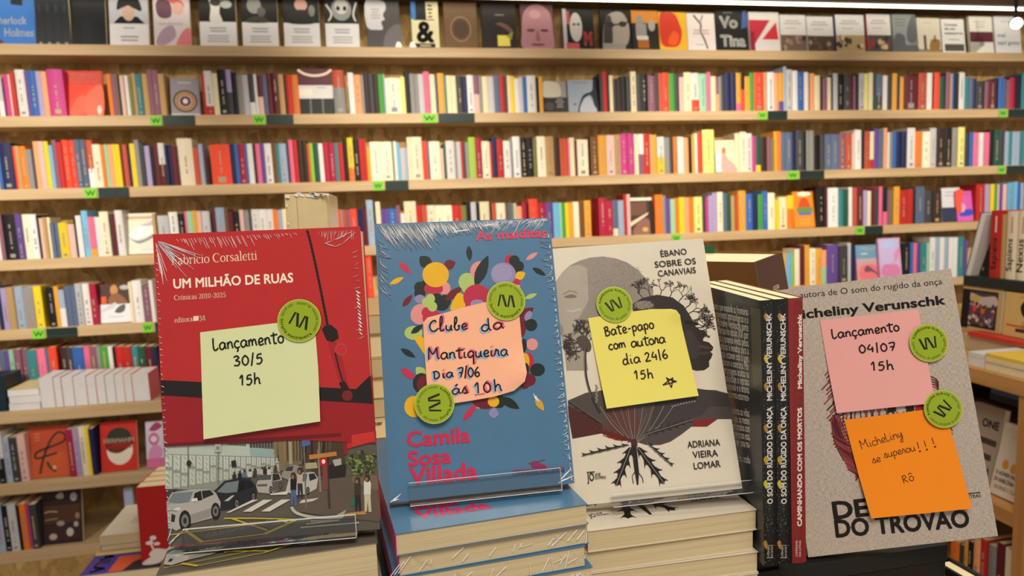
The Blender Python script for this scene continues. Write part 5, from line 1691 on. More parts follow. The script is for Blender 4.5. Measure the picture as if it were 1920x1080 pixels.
def art3(P):
    rg = random.Random(21)
    d5 = lambda L: [D5(*p) for p in L]
    d6 = lambda L: [D6(*p) for p in L]
    P.poly(d5([(40, 300), (80, 240), (130, 195), (190, 165), (260, 145), (340, 138), (420, 150), (490, 175), (560, 222), (620, 290), (658, 350), (655, 420), (540, 470), (420, 530), (300, 560), (240, 640), (228, 740), (245, 850), (110, 862), (96, 740), (70, 620), (58, 500), (48, 400)]), '#8a8076')
    P.poly(d5([(42, 300), (80, 240), (130, 200), (190, 190), (240, 215), (248, 420), (180, 540), (130, 640), (110, 700), (88, 680), (66, 580), (52, 420)]), '#a49a8c')
    P.poly(d5([(90, 700), (200, 600), (250, 640), (228, 740), (245, 860), (115, 860)]), '#9a9082')
    for k in range(420):
        a, r = rg.random() * 6.28, math.sqrt(rg.random())
        P.ell(*D5(400 + math.cos(a) * 200 * r, 260 + math.sin(a) * 90 * r), rg.uniform(.5, 1.1), .5, rg.choice(['#6a6058', '#9c9284', '#57504a']), rg.uniform(0, 180), 5)
        P.w -= STEP * .97
    P.up()
    # translucent face: closed eye, nose, cheek
    P.poly(d5([(92, 395), (140, 378), (175, 392), (140, 402)]), '#6e655c', True)
    P.line(d5([(90, 380), (130, 356), (180, 372)]), 2, '#7c7268')
    P.poly(d5([(66, 560), (90, 600), (80, 640), (62, 610)]), '#8c8276', True)
    P.line(d5([(110, 480), (150, 485), (200, 470)]), 3, '#b8b0a2')
    # body
    P.poly(d6([(45, 65), (150, 20), (250, 5), (500, -20), (780, 0), (900, 5), (975, 25), (1005, 172), (912, 172), (850, 216), (760, 216), (700, 262), (640, 302), (580, 322), (500, 322), (430, 300), (330, 290), (240, 255), (72, 286), (52, 160)]), '#4a423e')
    P.poly(d6([(45, 95), (240, 190), (260, 250), (72, 286), (50, 160)]), '#4a221e')
    P.poly(d6([(300, 60), (240, 255), (330, 290), (430, 300), (470, 200), (420, 80)]), '#5a3630')
    P.poly(d6([(770, 180), (910, 165), (850, 214), (760, 214)]), '#7a2420')
    P.poly(d6([(250, 270), (330, 265), (420, 300), (505, 318), (440, 300), (330, 296)]), '#8c241e')
    P.poly(d6([(560, 40), (760, 30), (900, 60), (820, 150), (660, 200), (520, 220)]), '#3c3634')
    P.poly(d5([(900, 968), (1010, 985), (1130, 1010), (1150, 1090), (900, 1085)]), '#3c3632')
    # dark head in profile
    P.poly(d5([(525, 440), (590, 400), (680, 380), (780, 398), (850, 450), (895, 520), (920, 575), (950, 600), (985, 612), (996, 636), (975, 655), (972, 672), (1010, 682), (1038, 712), (1030, 735), (1012, 742), (1034, 755), (1022, 785), (1010, 800), (1012, 835), (980, 858), (930, 862), (900, 852), (890, 900), (900, 985), (700, 990), (600, 700), (540, 560)]), '#2e2825')
    P.poly(d5([(850, 620), (900, 610), (930, 660), (960, 700), (930, 780), (870, 760)]), '#3a332f', True)
    P.ell(*D5(900, 560), 14, 4, '#1a1614', 8)
    P.ell(*D5(985, 712), 13, 3, '#4c3a36', 10)
    P.ell(*D5(985, 750), 12, 3, '#463430', -4)
    P.poly(d5([(545, 430), (620, 420), (660, 455), (600, 470), (560, 468)]), '#7c7268', True)
    for k in range(150):
        P.ell(*D5(600 + rg.uniform(-70, 60), 448 + rg.uniform(-26, 22)), 1, .5, rg.choice(['#55504a', '#a0968a']), rg.uniform(0, 180), 5)
        P.w -= STEP * .97
    P.up()
    # bare branches as hair
    TW = '#2c2420'
    for (x, y, a) in ((700, 385, -1.3), (640, 390, -1.9), (590, 405, -2.2), (820, 425, -.9), (880, 500, -.5), (905, 540, -.2), (940, 600, .15), (860, 470, -.7), (760, 395, -1.1), (900, 570, -.35), (930, 590, .0)):
        branch(P, *D5(x, y), a, 10, 1.5, 5, rg, TW)
    for (x, y, a) in ((225, 690, -2.2), (225, 660, -1.9), (235, 640, -1.5), (215, 700, -2.7), (205, 700, 2.7), (230, 650, -1.2), (240, 690, -.9), (215, 715, 2.3), (200, 690, -3.0)):
        branch(P, *D5(x, y), a, 10, 1.5, 5, rg, TW)
    P.poly(d5([(170, 660), (225, 640), (262, 690), (258, 735), (215, 735)]), '#4a4038', True)
    P.line(d5([(228, 720), (226, 820), (236, 920), (270, 1030), (320, 1130)]), 4.6, '#2e2824')
    P.line(d5([(224, 722), (222, 820), (231, 920), (264, 1030)]), 1, '#7c746a')
    # necklace beads
    for k in range(9):
        P.ell(*D5(296 + (k % 2) * 5, 955 + k * 13), 2.4, 1.6, '#8c8072', 30)
        P.ell(*D6(650 + k * 16, 100 - 5.5 * k + k * k * .2), 2.2, 1.6, '#8c8072', 30)
    # root plant
    for (x, y, w) in ((300, 110, 1.4), (350, 110, 1.2), (390, 105, 1.4), (430, 100, 1.4), (480, 95, 1.4), (540, 95, 1.4), (600, 95, 1.6), (660, 90, 1.4), (230, 100, 2), (380, 130, .8), (500, 140, .8), (270, 140, 1)):
        P.line(d6([(430, 318), ((430 + x) / 2 + (x - 430) * .08, 220), (x, y)]), w, '#7a7068')
    serrated(P, *D6(425, 300), *D6(215, 235), 9, '#5c1e1a', 6)
    serrated(P, *D6(480, 265), *D6(765, 175), 8, '#2c2623', 7, 0, '#8c8278')
    serrated(P, *D6(240, 195), *D6(50, 65), 7, '#2e2824', 5, -1, '#6c645c')
    serrated(P, *D6(400, 322), *D6(124, 386), 10, '#231d1b', 6, 1, '#6c645c')
    serrated(P, *D6(500, 310), *D6(650, 446), 10, '#231d1b', 5, -1, '#8c847a')
    serrated(P, *D6(410, 330), *D6(322, 560), 15, '#1f1a18', 4, 0, '#9c948a')
    serrated(P, *D6(445, 330), *D6(604, 548), 14, '#1f1a18', 4, 0, '#9c948a')
    P.poly(d6([(412, 320), (440, 320), (456, 480), (452, 552), (444, 552), (428, 460)]), '#241d1a')
    P.line(d6([(440, 470), (418, 500), (424, 545)]), 1.4, '#241d1a')
    P.line(d6([(450, 480), (474, 510), (480, 540)]), 1.4, '#241d1a')
    P.poly(d6([(408, 290), (440, 286), (448, 326), (412, 326)]), '#4a221c')
    ink = '#26211e'
    P.text('ÉBANO', (1239, 482), (1288, 477), 11, ink, .01)
    P.text('SOBRE OS', (1228, 502), (1305, 495), 11, ink, .01)
    P.text('CANAVIAIS', (1234, 519), (1305, 512), 11, ink, .01)
    P.text('ADRIANA', (1289, 840), (1350, 835), 11.5, ink, .01)
    P.text('VIEIRA', (1299, 859), (1346, 855), 11.5, ink, .01)
    P.text('LOMAR', (1301, 880), (1351, 875), 11.5, ink, .01)
    P.text('JO', (1101, 902), (1114, 901), 14, ink, .02)
    P.line([(1100, 885.5), (1115, 884.5)], 1.6, ink, False)
    P.text('JOSÉ', (1115, 892.5), (1126, 891.6), 4.6, ink, .02)
    P.text('OLYMPIO', (1115, 898.5), (1136, 897), 4.8, ink, .02)


b3, F3 = paperback('display_book', B3T, B3R, .14, .21, .0165, '#d4cab6', 'cream book with two overlapping heads and a root, leaning on the cream stack', 'display books standing in front', front=art3, pages=PAGES_WHITE)
acrylic_stand(F3, .21, .0165, ((1145, 930), (1412, 905)), 'clear acrylic stand holding the cream book with two heads', .006)


def art4(P):
    rg = random.Random(8)
    # red thread embroidery
    tones = ['#5c2226', '#7a3034', '#4a1a1e', '#8c3c3c']
    def thread(pts, w):
        P.line(pts, w, rg.choice(tones), True, 5)
        P.w -= STEP * .9
    for k in range(22):
        y = 690 + k * 6.6
        L = rg.uniform(18, 36)
        x = 1570 - abs(k - 10) * .3 + k * 1.2
        thread([(x, y), (x - L * .5, y + L * .2), (x - L * .95, y + L * .65)], 2.6)
    for k in range(26):
        x0 = 1562 + rg.uniform(-6, 12)
        y0 = 776 + rg.uniform(0, 16)
        thread([(x0, y0), (x0 + 6 + k * .4, y0 + 40), (x0 + 22 + k * .9, y0 + 74 + k * .9)], 2.6)
    for k in range(13):
        y0 = 812 + k * 5.6
        thread([(1558 + k * 2.6, y0), (1576 + k * 2.6, y0 + 12), (1604, y0 + 22)], 3)
    for k in range(30):
        x = 1572 + k * 6.6
        thread([(x, 772 - k * .5), (x + rg.uniform(-4, 5), 780 - k * .5), (x + rg.uniform(-3, 5), 800 - k * .5)], 2.4)
    for k in range(4):
        x = 1664 + k * 17
        P.poly([(x, 758 - k), (x + 15, 756 - k), (x + 16, 772 - k), (x + 1, 774 - k)], ['#241c1c', '#b8b0a8', '#241c1c', '#a02834'][k])
    for k in range(5):
        thread([(1742, 705 + k * 5), (1754, 710 + k * 4), (1760, 718 + k * 4)], 2.4)
        thread([(1772, 795 + k * 7), (1780, 800 + k * 7), (1786, 808 + k * 7)], 2.4)
    ink = '#1c1614'
    P.text('autora de O som do rugido da onça', (1500, 559), (1767, 533), 11.5, '#2e2420', .0)
    P.text('Micheliny Verunschk', (1478, 600), (1773, 570), 16.5, ink, .032)
    P.text('DEPOIS', (1563, 973), (1742, 955), 31, ink, .034)
    P.text('DO TROVÃO', (1567, 1007), (1819, 987), 31, ink, .034)
    P.line([(1740, 934), (1838, 923)], 1.8, ink, False)
    P.text('COMPANHIA DAS LETRAS', (1741, 944), (1839, 932), 6.4, '#3a302c', .01)


W4, H4 = .16, .23
b4, F4 = paperback('display_book', B4T, B4R, W4, H4, .0155, LINEN, 'linen-look beige book with red embroidery and bold black title, rightmost display book', 'display books standing in front', front=art4, pages=PAGES_CREAM, coat=0)

# ----- sticky notes
INK = '#161414'


def wr1(P):
    P.hand('lançamento', (402, 657), (534, 642), 13.5, 3.1, INK)
    P.hand('30/5', (440, 686), (495, 681), 13, 3.1, INK, gap=.16)
    P.hand('15h', (452, 722), (491, 719), 13, 3.1, INK, gap=.2)


sticky(F1, [(377, 623), (450, 614), (590, 597), (598, 690), (603, 788), (490, 805), (387, 821), (381, 720)], '#d4dba6', 'pale green sticky note reading a launch on 30/5, on the red book', wr1, (480, 608), (495, 806), 3.5)


def wr2(P):
    PK, BU = '#e0647c', '#8ca8c8'
    L = (('CŁube', (805, 622), (876, 618), 11, .14), ('da', (902, 622), (944, 616), 12, .14), ('Mantiqueira', (803, 675), (952, 667), 12, .1), ('Dia', (812, 711), (850, 707), 9.5, .12), ('7/06', (858, 708), (900, 706), 12, .08), ('ás', (847, 740), (877, 737), 10.5, .12), ('10h', (890, 738), (940, 733), 13, .35))
    for body, a, b_, xh, g in L:
        P.hand(body, a, b_, xh, 4.6, BU, (-2.6, -2.2), range(0, len(body), 2) if body != 'Mantiqueira' else (0, 2, 6, 7, 9, 10), g)
        P.hand(body, a, b_, xh, 4.6, PK, (2.4, 1.6), range(1, len(body), 3) if body != 'Mantiqueira' else (0, 3, 5, 8), g)
    for body, a, b_, xh, g in L:
        P.hand(body, a, b_, xh, 2.9, INK, gap=g)
    P.line([(889, 741), (908, 738)], 2.4, '#c85878')


sticky(F2, [(793, 606), (801, 596), (830, 588), (870, 576), (913, 566), (972, 575), (978, 640), (985, 700), (981, 716), (962, 733), (925, 744), (885, 751), (845, 757), (803, 757), (800, 721), (796, 660)], '#f0b08e', 'peach sticky note with pink and blue shadowed handwriting on the blue book', wr2, (885, 578), (890, 752), 2.5, .0003, [((985, 705), .030, .005), ((795, 600), .014, .002)])


def wr3(P):
    n = '#241420'
    P.hand('Bate-papo', (1134, 631), (1226, 616), 10.5, 2.7, n)
    P.hand('com', (1141, 657), (1173, 652), 10, 2.7, n)
    P.hand('autora', (1183, 652), (1247, 643), 10.5, 2.7, n, gap=.02)
    P.hand('dia', (1167, 685), (1200, 680), 10.5, 2.7, n)
    P.hand('24|6', (1209, 679), (1252, 672), 11, 2.7, n)
    P.hand('15h', (1188, 712), (1223, 710), 10.5, 2.7, n, gap=.25)
    for a, b_ in (((1240, 723), (1266, 716)), ((1266, 716), (1248, 711)), ((1248, 711), (1256, 728)), ((1256, 728), (1259, 709)), ((1259, 709), (1240, 723)), ((1246, 709), (1262, 717))):
        P.line([a, b_], 2.2, n, False)


sticky(F3, [(1102, 597), (1160, 588), (1220, 580), (1257, 580), (1266, 583), (1273, 592), (1290, 668), (1306, 743), (1220, 755), (1135, 767), (1118, 680)], '#e0d468', 'yellow sticky note with a drawn star on the cream book with heads', wr3, (1185, 585), (1220, 756), 4, .0003, [((1270, 586), .014, .003)])


def wr4(P):
    P.hand('lançamento', (1560, 635), (1686, 620), 10.5, 2.9, INK)
    P.hand('04|07', (1610, 662), (1678, 657), 10.5, 2.9, INK, gap=.16)
    P.hand('15h', (1632, 695), (1674, 693), 11, 2.9, INK, gap=.25)


sticky(F4, [(1537, 601), (1630, 590), (1721, 579.5), (1736, 668), (1750, 755), (1660, 764), (1566, 774), (1551, 688)], '#e2a29a', 'pink sticky note reading a launch on 04/07, on the linen-look book', wr4, (1630, 590), (1658, 765), 3)


def wr5(P):
    n = '#4a2410'
    P.hand('Micheliny', (1614, 842), (1692, 818), 9, 1.3, n, gap=.05)
    P.hand('se', (1634, 868), (1650, 864), 8, 1.3, n, gap=.05)
    P.hand('superou', (1656, 858), (1715, 844), 8, 1.3, n, gap=.05)
    P.hand('!', (1719, 846), (1728, 843), 10, 1.4, n)
    P.hand('!', (1732, 843), (1741, 840), 10, 1.4, n)
    P.hand('!', (1747, 838), (1757, 834), 10, 1.4, n)
    P.hand('Rô', (1690, 905), (1711, 898), 8.5, 1.4, n)


sticky(F4, [(1582, 787), (1680, 775), (1769, 763), (1794, 856), (1814, 950), (1720, 960), (1628, 969), (1605, 880)], '#f08a1a', 'bright orange sticky note with thin handwriting on the linen-look book', wr5, (1675, 777), (1720, 962), 5, .0011, [((1775, 765), .016, -.0)])

# ----- stickers
sticker(F1, 563, 601, 40.5, -25, 'round green sticker at the corner of the pale green note', .0014)
sticker(F2, 948, 565, 36, -8, 'round green sticker holding the top of the peach note', .0014)
sticker(F2, 814, 757, 37, 92, 'round green sticker turned sideways at the foot of the peach note', .0042)
sticker(F3, 1151, 572, 33.5, 198, 'round green sticker upside down on the top of the yellow note', .0014)
sticker(F4, 1738, 643, 36, 184, 'round green sticker beside the pink note', .0026)
sticker(F4, 1764, 766, 36, 222, 'round green sticker over the corner of the orange note', .0034)


# ----- stacks below
def flat(theta):
    c, s = math.cos(math.radians(theta)), math.sin(math.radians(theta))
    return Matrix(((c, 0, -s), (s, 0, c), (0, -1, 0)))


TABLE = -.3455


def stack(n, T, yaw, W, H, t, cover, labels_, group, art=None, pages=PAGES, spine=None, seed=1, wrap=False):
    rg = random.Random(seed)
    z = T[2]
    for k in range(n):
        a = yaw + (0 if k == 0 else rg.uniform(-1.5, 1.5))
        dx, dy = (0, 0) if k == 0 else (rg.uniform(-.003, .003), rg.uniform(.0, .003))
        TT = rel((T[0] + dx, T[1] + dy, z))
        R = flat(a)
        root, fc = paperback('stacked_book', TT, R, W, H, t, cover, labels_[k], group, front=art if k == 0 else None, pages=pages, spine=spine)
        if wrap and k:
            b = MB()
            for j in range(26):
                u = rg.uniform(.002, W - .002) if j > 12 else rg.choice((rg.uniform(0, .02), rg.uniform(W - .03, W)))
                v0, v1 = -rg.uniform(.001, t * .5), -rg.uniform(t * .5, t)
                u2 = u + rg.uniform(-.012, .012)
                b.face([(u, -v0, -.0006), (u + .0004, -v0, -.0010), (u2 + .0004, -v1, -.0010), (u2, -v1, -.0006)], FILM)
            b.build('shrink_wrap', root)
        z -= t + .0003
    return z


def top1(P):
    # the same street view seen flat on the topmost copy
    A, B = Vector((0, 0)), None
    P.poly_uv([Vector((0, 0)), Vector((.14, 0)), Vector((.14, .07)), Vector((0, .07))], '#5c554b')
    P.up()
    street(P, lambda x, y: (x / 1880 * .14, (1045 - y) / 945 * .066))


class FlatPrint(Print):
    pass


def flat_art(fn):
    def go(P):
        P.local = lambda p: Vector((p[0], p[1]))
        _e = P.ell
        P.ell = lambda cx, cy, rx, ry, h, ang=0, n=22: _e(cx, cy, rx * .00036, ry * .00036, h, ang, n)
        _l = P.line
        def line(pts, wpx, h, sm=True, n=5):
            uv = [Vector(p) for p in pts]
            P.ribbon_uv(smooth(uv, n) if sm else uv, wpx * .00036, h)
            P.up()
        P.line = line
        fn(P)
    return go


stack(4, (-.151, .471, -.226), 4.6, .14, .21, .0294, '#7c7268', ['topmost book of the street-photo stack under the red display book', 'second book down in the stack under the red display book', 'third book down in the stack under the red display book', 'lowest book in the stack under the red display book'],
      'stack under the red display book', flat_art(top1), PAGES, '#dcd6d0', 2)


def top2(P):
    R_ = '#c42850'
    P.text('Camila', (.017, .047), (.066, .047), .0125, R_, .03)
    P.text('Sosa', (.017, .033), (.051, .033), .0125, R_, .03)
    P.text('Villada', (.017, .018), (.072, .018), .0135, R_, .03)
    P.line([(.096, .036), (.136, .036)], 1.4, '#a83058', False)
    P.poly([(.109, .037), (.122, .037), (.122, .042), (.112, .044)], '#8c2c54')
    P.text('COMPANHIA DAS LETRAS', (.096, .031), (.137, .031), .0026, '#8c2c54', .01)


stack(8, (.001, .470, -.216), 5.9, .14, .21, .0157, '#4a7494', ['topmost blue book of the stack below the blue leaf-patterned book'] + ['%s book down in the shrink-wrapped stack below the blue leaf-patterned book' % NUM[k] for k in range(1, 8)],
      'stack below the blue display book', flat_art(top2), PAGES, '#c8508c', 5, True)


def top3(P):
    ink = '#26211e'
    P.text('ADRIANA', (.094, .046), (.123, .046), .0052, ink, .01)
    P.text('VIEIRA', (.098, .037), (.121, .037), .0052, ink, .01)
    P.text('LOMAR', (.099, .0275), (.124, .0275), .0052, ink, .01)
    P.text('JO', (.009, .022), (.0145, .022), .0065, ink, .02)
    P.text('JOSÉ', (.0155, .0265), (.021, .0265), .0022, ink, .02)
    P.text('OLYMPIO', (.0155, .0232), (.0255, .0232), .0022, ink, .02)
    for (x0, y0, x1, y1, w) in ((.05, .056, .037, .012, .009), (.055, .056, .078, .016, .009), (.048, .058, .006, .042, .006), (.06, .058, .083, .034, .006)):
        serrated(P, x0, y0, x1, y1, w, '#1f1a18', 4)
    P.poly([(.050, .06), (.056, .06), (.058, .03), (.0575, .014), (.0555, .014), (.053, .03)], '#241d1a')


stack(6, (.143, .495, -.242), 1.4, .14, .21, .0168, '#d4cab6', ['topmost cream book of the stack below the cream book with heads'] + ['%s book down in the cream stack below the book with heads' % NUM[k] for k in range(1, 6)],
      'stack below the cream display book', flat_art(top3), PAGES, None, 7)

# ----- three upright books beside the linen-look book
KS = 1.0
S0 = CP + ray(1433, 1062) * .5585
vdir = Vector((-.0286, 0, 1)).normalized()
udir = Vector((-.07, -1, 0))
udir = (udir - vdir * udir.dot(vdir)).normalized()          # from fore edge to spine
ydir = vdir.cross(udir)                                     # thickness, to the right
RU = Matrix((udir, ydir, vdir)).transposed()
RS = Matrix((ydir, vdir.cross(ydir), vdir)).transposed()    # frame of the spine, seen from the front
WU, HU = .14 * KS, .21 * KS


def upright(off, t, cover, label, left_print=None, spine_print=None, spine_mat=None):
    T = S0 + ydir * off - udir * WU
    root, fc = paperback('upright_book', T, RU, WU, HU, t, cover, label, 'upright books between the cream and linen books', pages=PAGES_CREAM, front=left_print, spine_right=True, spine_print=True)
    sp = [c for c in root.children if c.name.startswith('spine')][0]
    ST = T + udir * WU
    b = MB()
    m = spine_mat or mat(cover, .3, 0, .3)
    # gently rounded spine
    N = 6
    for i in range(N):
        f = lambda k: .0012 * (1 - (2 * k / N - 1) ** 2)
        xa, xb = t * i / N, t * (i + 1) / N
        b.face([(xa, -f(i), 0), (xb, -f(i + 1), 0), (xb, -f(i + 1), HU), (xa, -f(i), HU)], m)
    fs = Face(ST, RS)
    P = Print(b, fs, .0002, lambda uv: .0012 * (1 - (2 * min(max(uv[0] / t, 0), 1) - 1) ** 2), .35, .3)
    spine_print(P)
    inv = RU.transposed()
    nm = sp.name
    bpy.data.objects.remove(sp)
    o = b.build('spine', root, inv @ (ST - T), (inv @ RS).to_euler(), smooth=False)
    return root, fc, fs


def blurb(P):
    tx = ['romance que expande as fronteiras', 'dos monumentos antropológicos e o', 'leitor. Micheliny Verunschk parte', 'da viagem de Martius no século XIX por', 'terras para a epopeia vivida pelos', 'povos das aldeias e levados para a', 'Europa. Crianças estavam sob o jugo', 'e mostram o contrário. Por', 'meio de personagens ocultas na', 'história, com habilidade o retrato', 'do Brasil colonial e o drama', 'de uma forma estarrece-', '', 'dora. Apresenta as vidas', 'de quem que, ao mesmo', 'tempo, confrontados com', 'o passado, teremos essa', 'voz para ser uma ma-', '', 'neira do rito arado']
    for k, s in enumerate(tx):
        if s:
            y = 592 + k * 14.6
            wd = len(s) * 2.15
            P.text(s, (1403 + k * .25 - wd, y - wd * .2), (1403 + k * .25, y), 6.0, '#f0eeea', 0)
    P.poly([(1408, 575), (1426, 580), (1430, 735), (1412, 728)], '#55584e')


def spk(dx):
    def go(P):
        rg = random.Random(31)
        for k in range(240):
            x, y = 1430 + dx + rg.random() * 22, rg.uniform(566, 1058)
            P.ell(x, y, .55, .55, rg.choice(['#b8b098', '#d8c050', '#9c9484']), 0, 5)
            P.w -= STEP * .97
        P.up()
        for y in (592, 670, 722, 800, 860, 905, 1018):
            P.poly([(1431 + dx, y), (1435 + dx, y - 6), (1438 + dx, y + 2), (1437 + dx, y + 11), (1433 + dx, y + 7)], rg.choice(['#b89430', '#a87c38', '#c8b83c']), True)
        P.text('O SOM DO RUGIDO DA ONÇA', (1447 + dx, 943), (1446 + dx, 762), 9.5, '#dcd8d0', .03)
        P.text('MICHELINY VERUNSCHK', (1446 + dx, 750), (1445 + dx, 587), 9.5, '#dcd8d0', .03)
        P.line([(1436 + dx, 1045), (1448 + dx, 1044)], 1, '#b8b4ac', False)
        P.line([(1436 + dx, 1022), (1448 + dx, 1021)], 1, '#b8b4ac', False)
        P.text('COMPANHIA', (1441 + dx, 1043), (1441 + dx, 1023), 3, '#b8b4ac', .01)
        P.text('DAS LETRAS', (1447 + dx, 1043), (1447 + dx, 1023), 3, '#b8b4ac', .01)
    return go


def spr(P):
    rg = random.Random(13)
    for k in range(34):
        y = 570 + k * 14.5
        for j in range(3):
            P.line([(1486, y + j * 4), (1495, y - 6 + j * 4), (1505, y + 2 + j * 4)], .8, '#7c2c2c')
            P.w -= STEP * .97
    P.up()
    P.text('CAMINHANDO COM OS MORTOS', (1501.5, 985), (1502, 763), 8, '#ece0d0', .05)
    P.text('Micheliny Verunschk', (1502, 728), (1502, 588), 8, '#ece0d0', .05)
    P.text('COMPANHIA', (1494, 1042), (1494, 1012), 3.6, '#d8c8b8', .01)
    P.text('DAS LETRAS', (1500, 1042), (1500, 1012), 3.6, '#d8c8b8', .01)


upright(0, .0112, '#34373a', 'shrink-wrapped dark upright book showing its back cover text, beside the cream book', blurb, spk(0), mat('#1a1918', .25, 0, .4))
upright(.0115, .0112, '#1e1d1d', 'speckled black upright book standing between another black one and a red one', None, spk(26), mat('#181716', .25, 0, .4))
upright(.0230, .0116, '#7c2434', 'dark red upright book whose spine touches the linen-look book', None, spr, mat('#8c2a28', .3, 0, .3))

# ----- black display box that carries the linen-look book and the upright ones
ZB = -.3072
pa, pb = at_z(1392, 1078, ZB), at_z(1778, 1020, ZB)
d = pb - pa
yaw = math.degrees(math.atan2(d.y, d.x))
Rb = flat(yaw)
Lb = d.length
root = empty('display_box', pa, Rb.to_euler())
tag(root, 'black lidded box carrying the linen-look book', 'box')
bk = mat('#1d1f1e', .45)
b = MB(); b.box(0, 0, 0, Lb, .0155, .24, bk); b.build('lid', root, bevel=.0008)
b = MB(); us = S0.x - pa.x; b.box(us - .001, -.0224, .004, us + .0355, -.0002, .20, bk); b.build('raised_step', root)
b = MB(); b.box(.001, .0160, .001, Lb - .001, .0375, .239, mat('#191b1a', .45)); b.build('box_base', root, bevel=.0008)

# ----- display counter
b = MB()
t = empty('display_counter', (0, 0, 0))
b.box(-.152, .455, CAMZ + TABLE - .03, .495, 1.30, CAMZ + TABLE, OAK); b.build('worktop', t, bevel=.003)
b = MB(); b.box(-.14, .47, .0, .485, 1.28, CAMZ + TABLE - .0302, OAK); b.build('cabinet_body', t, bevel=.002)
tag(t, 'tall honey wood counter under the stacks of display books', 'counter')
# ---------------------------------------------------------------- things behind and beside the display
def prism(mb, base, z0, z1, m):
    n = len(base)
    lo = [(p[0], p[1], z0) for p in base]
    hi = [(p[0], p[1], z1) for p in base]
    mb.face(lo[::-1], m)
    mb.face(hi, m)
    for i in range(n):
        j = (i + 1) % n
        mb.face([lo[i], lo[j], hi[j], hi[i]], m)


# tall wrapped beige book behind the red one
ZT = CAMZ + TABLE
t = empty('beige_book', (-.0725, .75, ZT + .0006))
tag(t, 'tall cream hardcover in plastic wrap rising behind the red display book', 'book')
hh = CAMZ + .0215 - ZT
bg = mat('#dcc896', .35, 0, .4)
b = MB()
prof = [(-.0175, 0), (-.010, -.0015), (.0, -.002), (.010, -.0015), (.0175, 0), (.0225, .004), (.025, .012), (.025, .17), (-.0175, .17)]
prism(b, prof, 0, hh, bg)
b.face([(-.006, -.0022, .01), (-.0055, -.0026, .01), (-.0055, -.0026, hh - .004), (-.006, -.0022, hh - .004)], mat('#b8a270', .4))
b.build('case', t)
b = MB()
rg = random.Random(3)
for k in range(16):
    x = rg.uniform(-.017, .022)
    z = hh - rg.uniform(0, .004)
    b.hexa([(x, -.003, z), (x + .004, -.003, z - .001), (x + .004, .004, z - .001), (x, .004, z), (x, -.003, z + .0012), (x + .004, -.003, z + .0008), (x + .004, .004, z + .0006), (x, .004, z + .0014)], FILM)
for z in (hh - .012, hh - .03):
    b.face([(-.016, -.0030, z), (-.0145, -.0030, z), (-.0145, -.0030, z + .0015), (-.016, -.0030, z + .0015)], FILM)
b.build('shrink_wrap', t)

# thick brown book, tilted, behind the upright ones
def down(px0, py0, px1, py1, Y, z):
    """point below a visible edge (two pixels at depth Y) at the height z"""
    p, q = at_y(px0, py0, Y), at_y(px1, py1, Y)
    k = (z - p.z) / (q.z - p.z)
    return p + (q - p) * k


t = empty('brown_book', (0, 0, 0))
tag(t, 'thick brown hardcover showing pale pages and HE on its spine, behind the upright books', 'book')
zb = ZT + .001
A0, A1 = at_y(1415, 492, .72), down(1415, 492, 1424, 545, .72, zb)
B0, B1 = at_y(1467, 473, .765), down(1467, 473, 1478, 537, .765, zb)
C0, C1 = at_y(1240, 489, .775), down(1240, 489, 1250, 540, .775, zb)
D0, D1 = C0 + (B0 - A0), C1 + (B1 - A1)
br, bd = mat('#6e4a24', .45, 0, .1), mat('#56300f', .45, 0, .1)
def board(P0, P1, Q0, Q1, inw, m):
    b = MB()
    b.hexa([P1, Q1, Q1 + inw, P1 + inw, P0, Q0, Q0 + inw, P0 + inw], m)
    return b
iy = (B0 - A0).normalized() * .002
ix = (C0 - A0).normalized() * .002
board(A0, A1, C0, C1, iy, br).build('front_cover', t)
board(B0 - iy, B1 - iy, D0 - iy, D1 - iy, iy, br).build('back_cover', t)
b = board(A0 + iy, A1 + iy, B0 - iy, B1 - iy, ix, bd)
sx = (B0 - A0).normalized()
sz = (A0 - A1).normalized()
sn = sx.cross(sz).normalized()
vs, ts, w = text_tris('HE', .07)
kx = .0135 / CAP
b.tris([A0 + sx * ((B0 - A0).length * .5 - .002 + y * kx) - sz * (.034 + x * kx) + sn * .0004 for x, y in vs], ts, mat('#e0cca8', .5))
b.build('spine', t)
dn = Vector((0, 0, -.002))
b = MB()
b.hexa([A1 + iy + ix, C1 + iy, D1 - iy, B1 - iy + ix, A0 + iy + ix + dn, C0 + iy + dn, D0 - iy + dn, B0 - iy + ix + dn], PAGES_CREAM)
b.build('page_block', t)
q = at_y(1331, 464, .80)
b = MB(); b.box(q.x - .006, q.y, q.z - .006, q.x + .006, q.y + .001, q.z + .002, mat('#1e5a3c', .5)); b.build('ribbon_marker', t)

# slim black hardcover standing on the counter's side ledge, right of the black box
pA, pB = at_z(1779, 1044, -.36), at_z(1850, 1084, -.36)
dv = (pB - pA); dv.z = 0
dv.normalize()
nv = Vector((-dv.y, dv.x, 0))
LED = CAMZ - .57
b = MB()
b.box(.496, .46, LED - .03, .70, .95, LED, OAK)
b.build('side_ledge', bpy.data.objects['display_counter'], bevel=.002)
t = empty('black_hardcover', (pA.x, pA.y, LED + .0006))
tag(t, 'black hardcover seen from above with pale pages, right of the black box', 'book')
h = CAMZ - .36 - LED
def slab(a0, a1, z0, z1, m, l0=0, l1=.135):
    m_ = MB()
    prism(m_, [dv.xy * l0 + nv.xy * a0, dv.xy * l1 + nv.xy * a0, dv.xy * l1 + nv.xy * a1, dv.xy * l0 + nv.xy * a1], z0, z1, m)
    return m_
slab(-.003, 0, 0, h, bk).build('front_cover', t)
slab(-.021, -.018, 0, h, bk).build('back_cover', t)
slab(-.0178, -.0032, .002, h - .003, PAGES_CREAM, .004, .132).build('page_block', t)
slab(-.018, -.003, 0, h, bk, -.003, .0).build('spine', t)

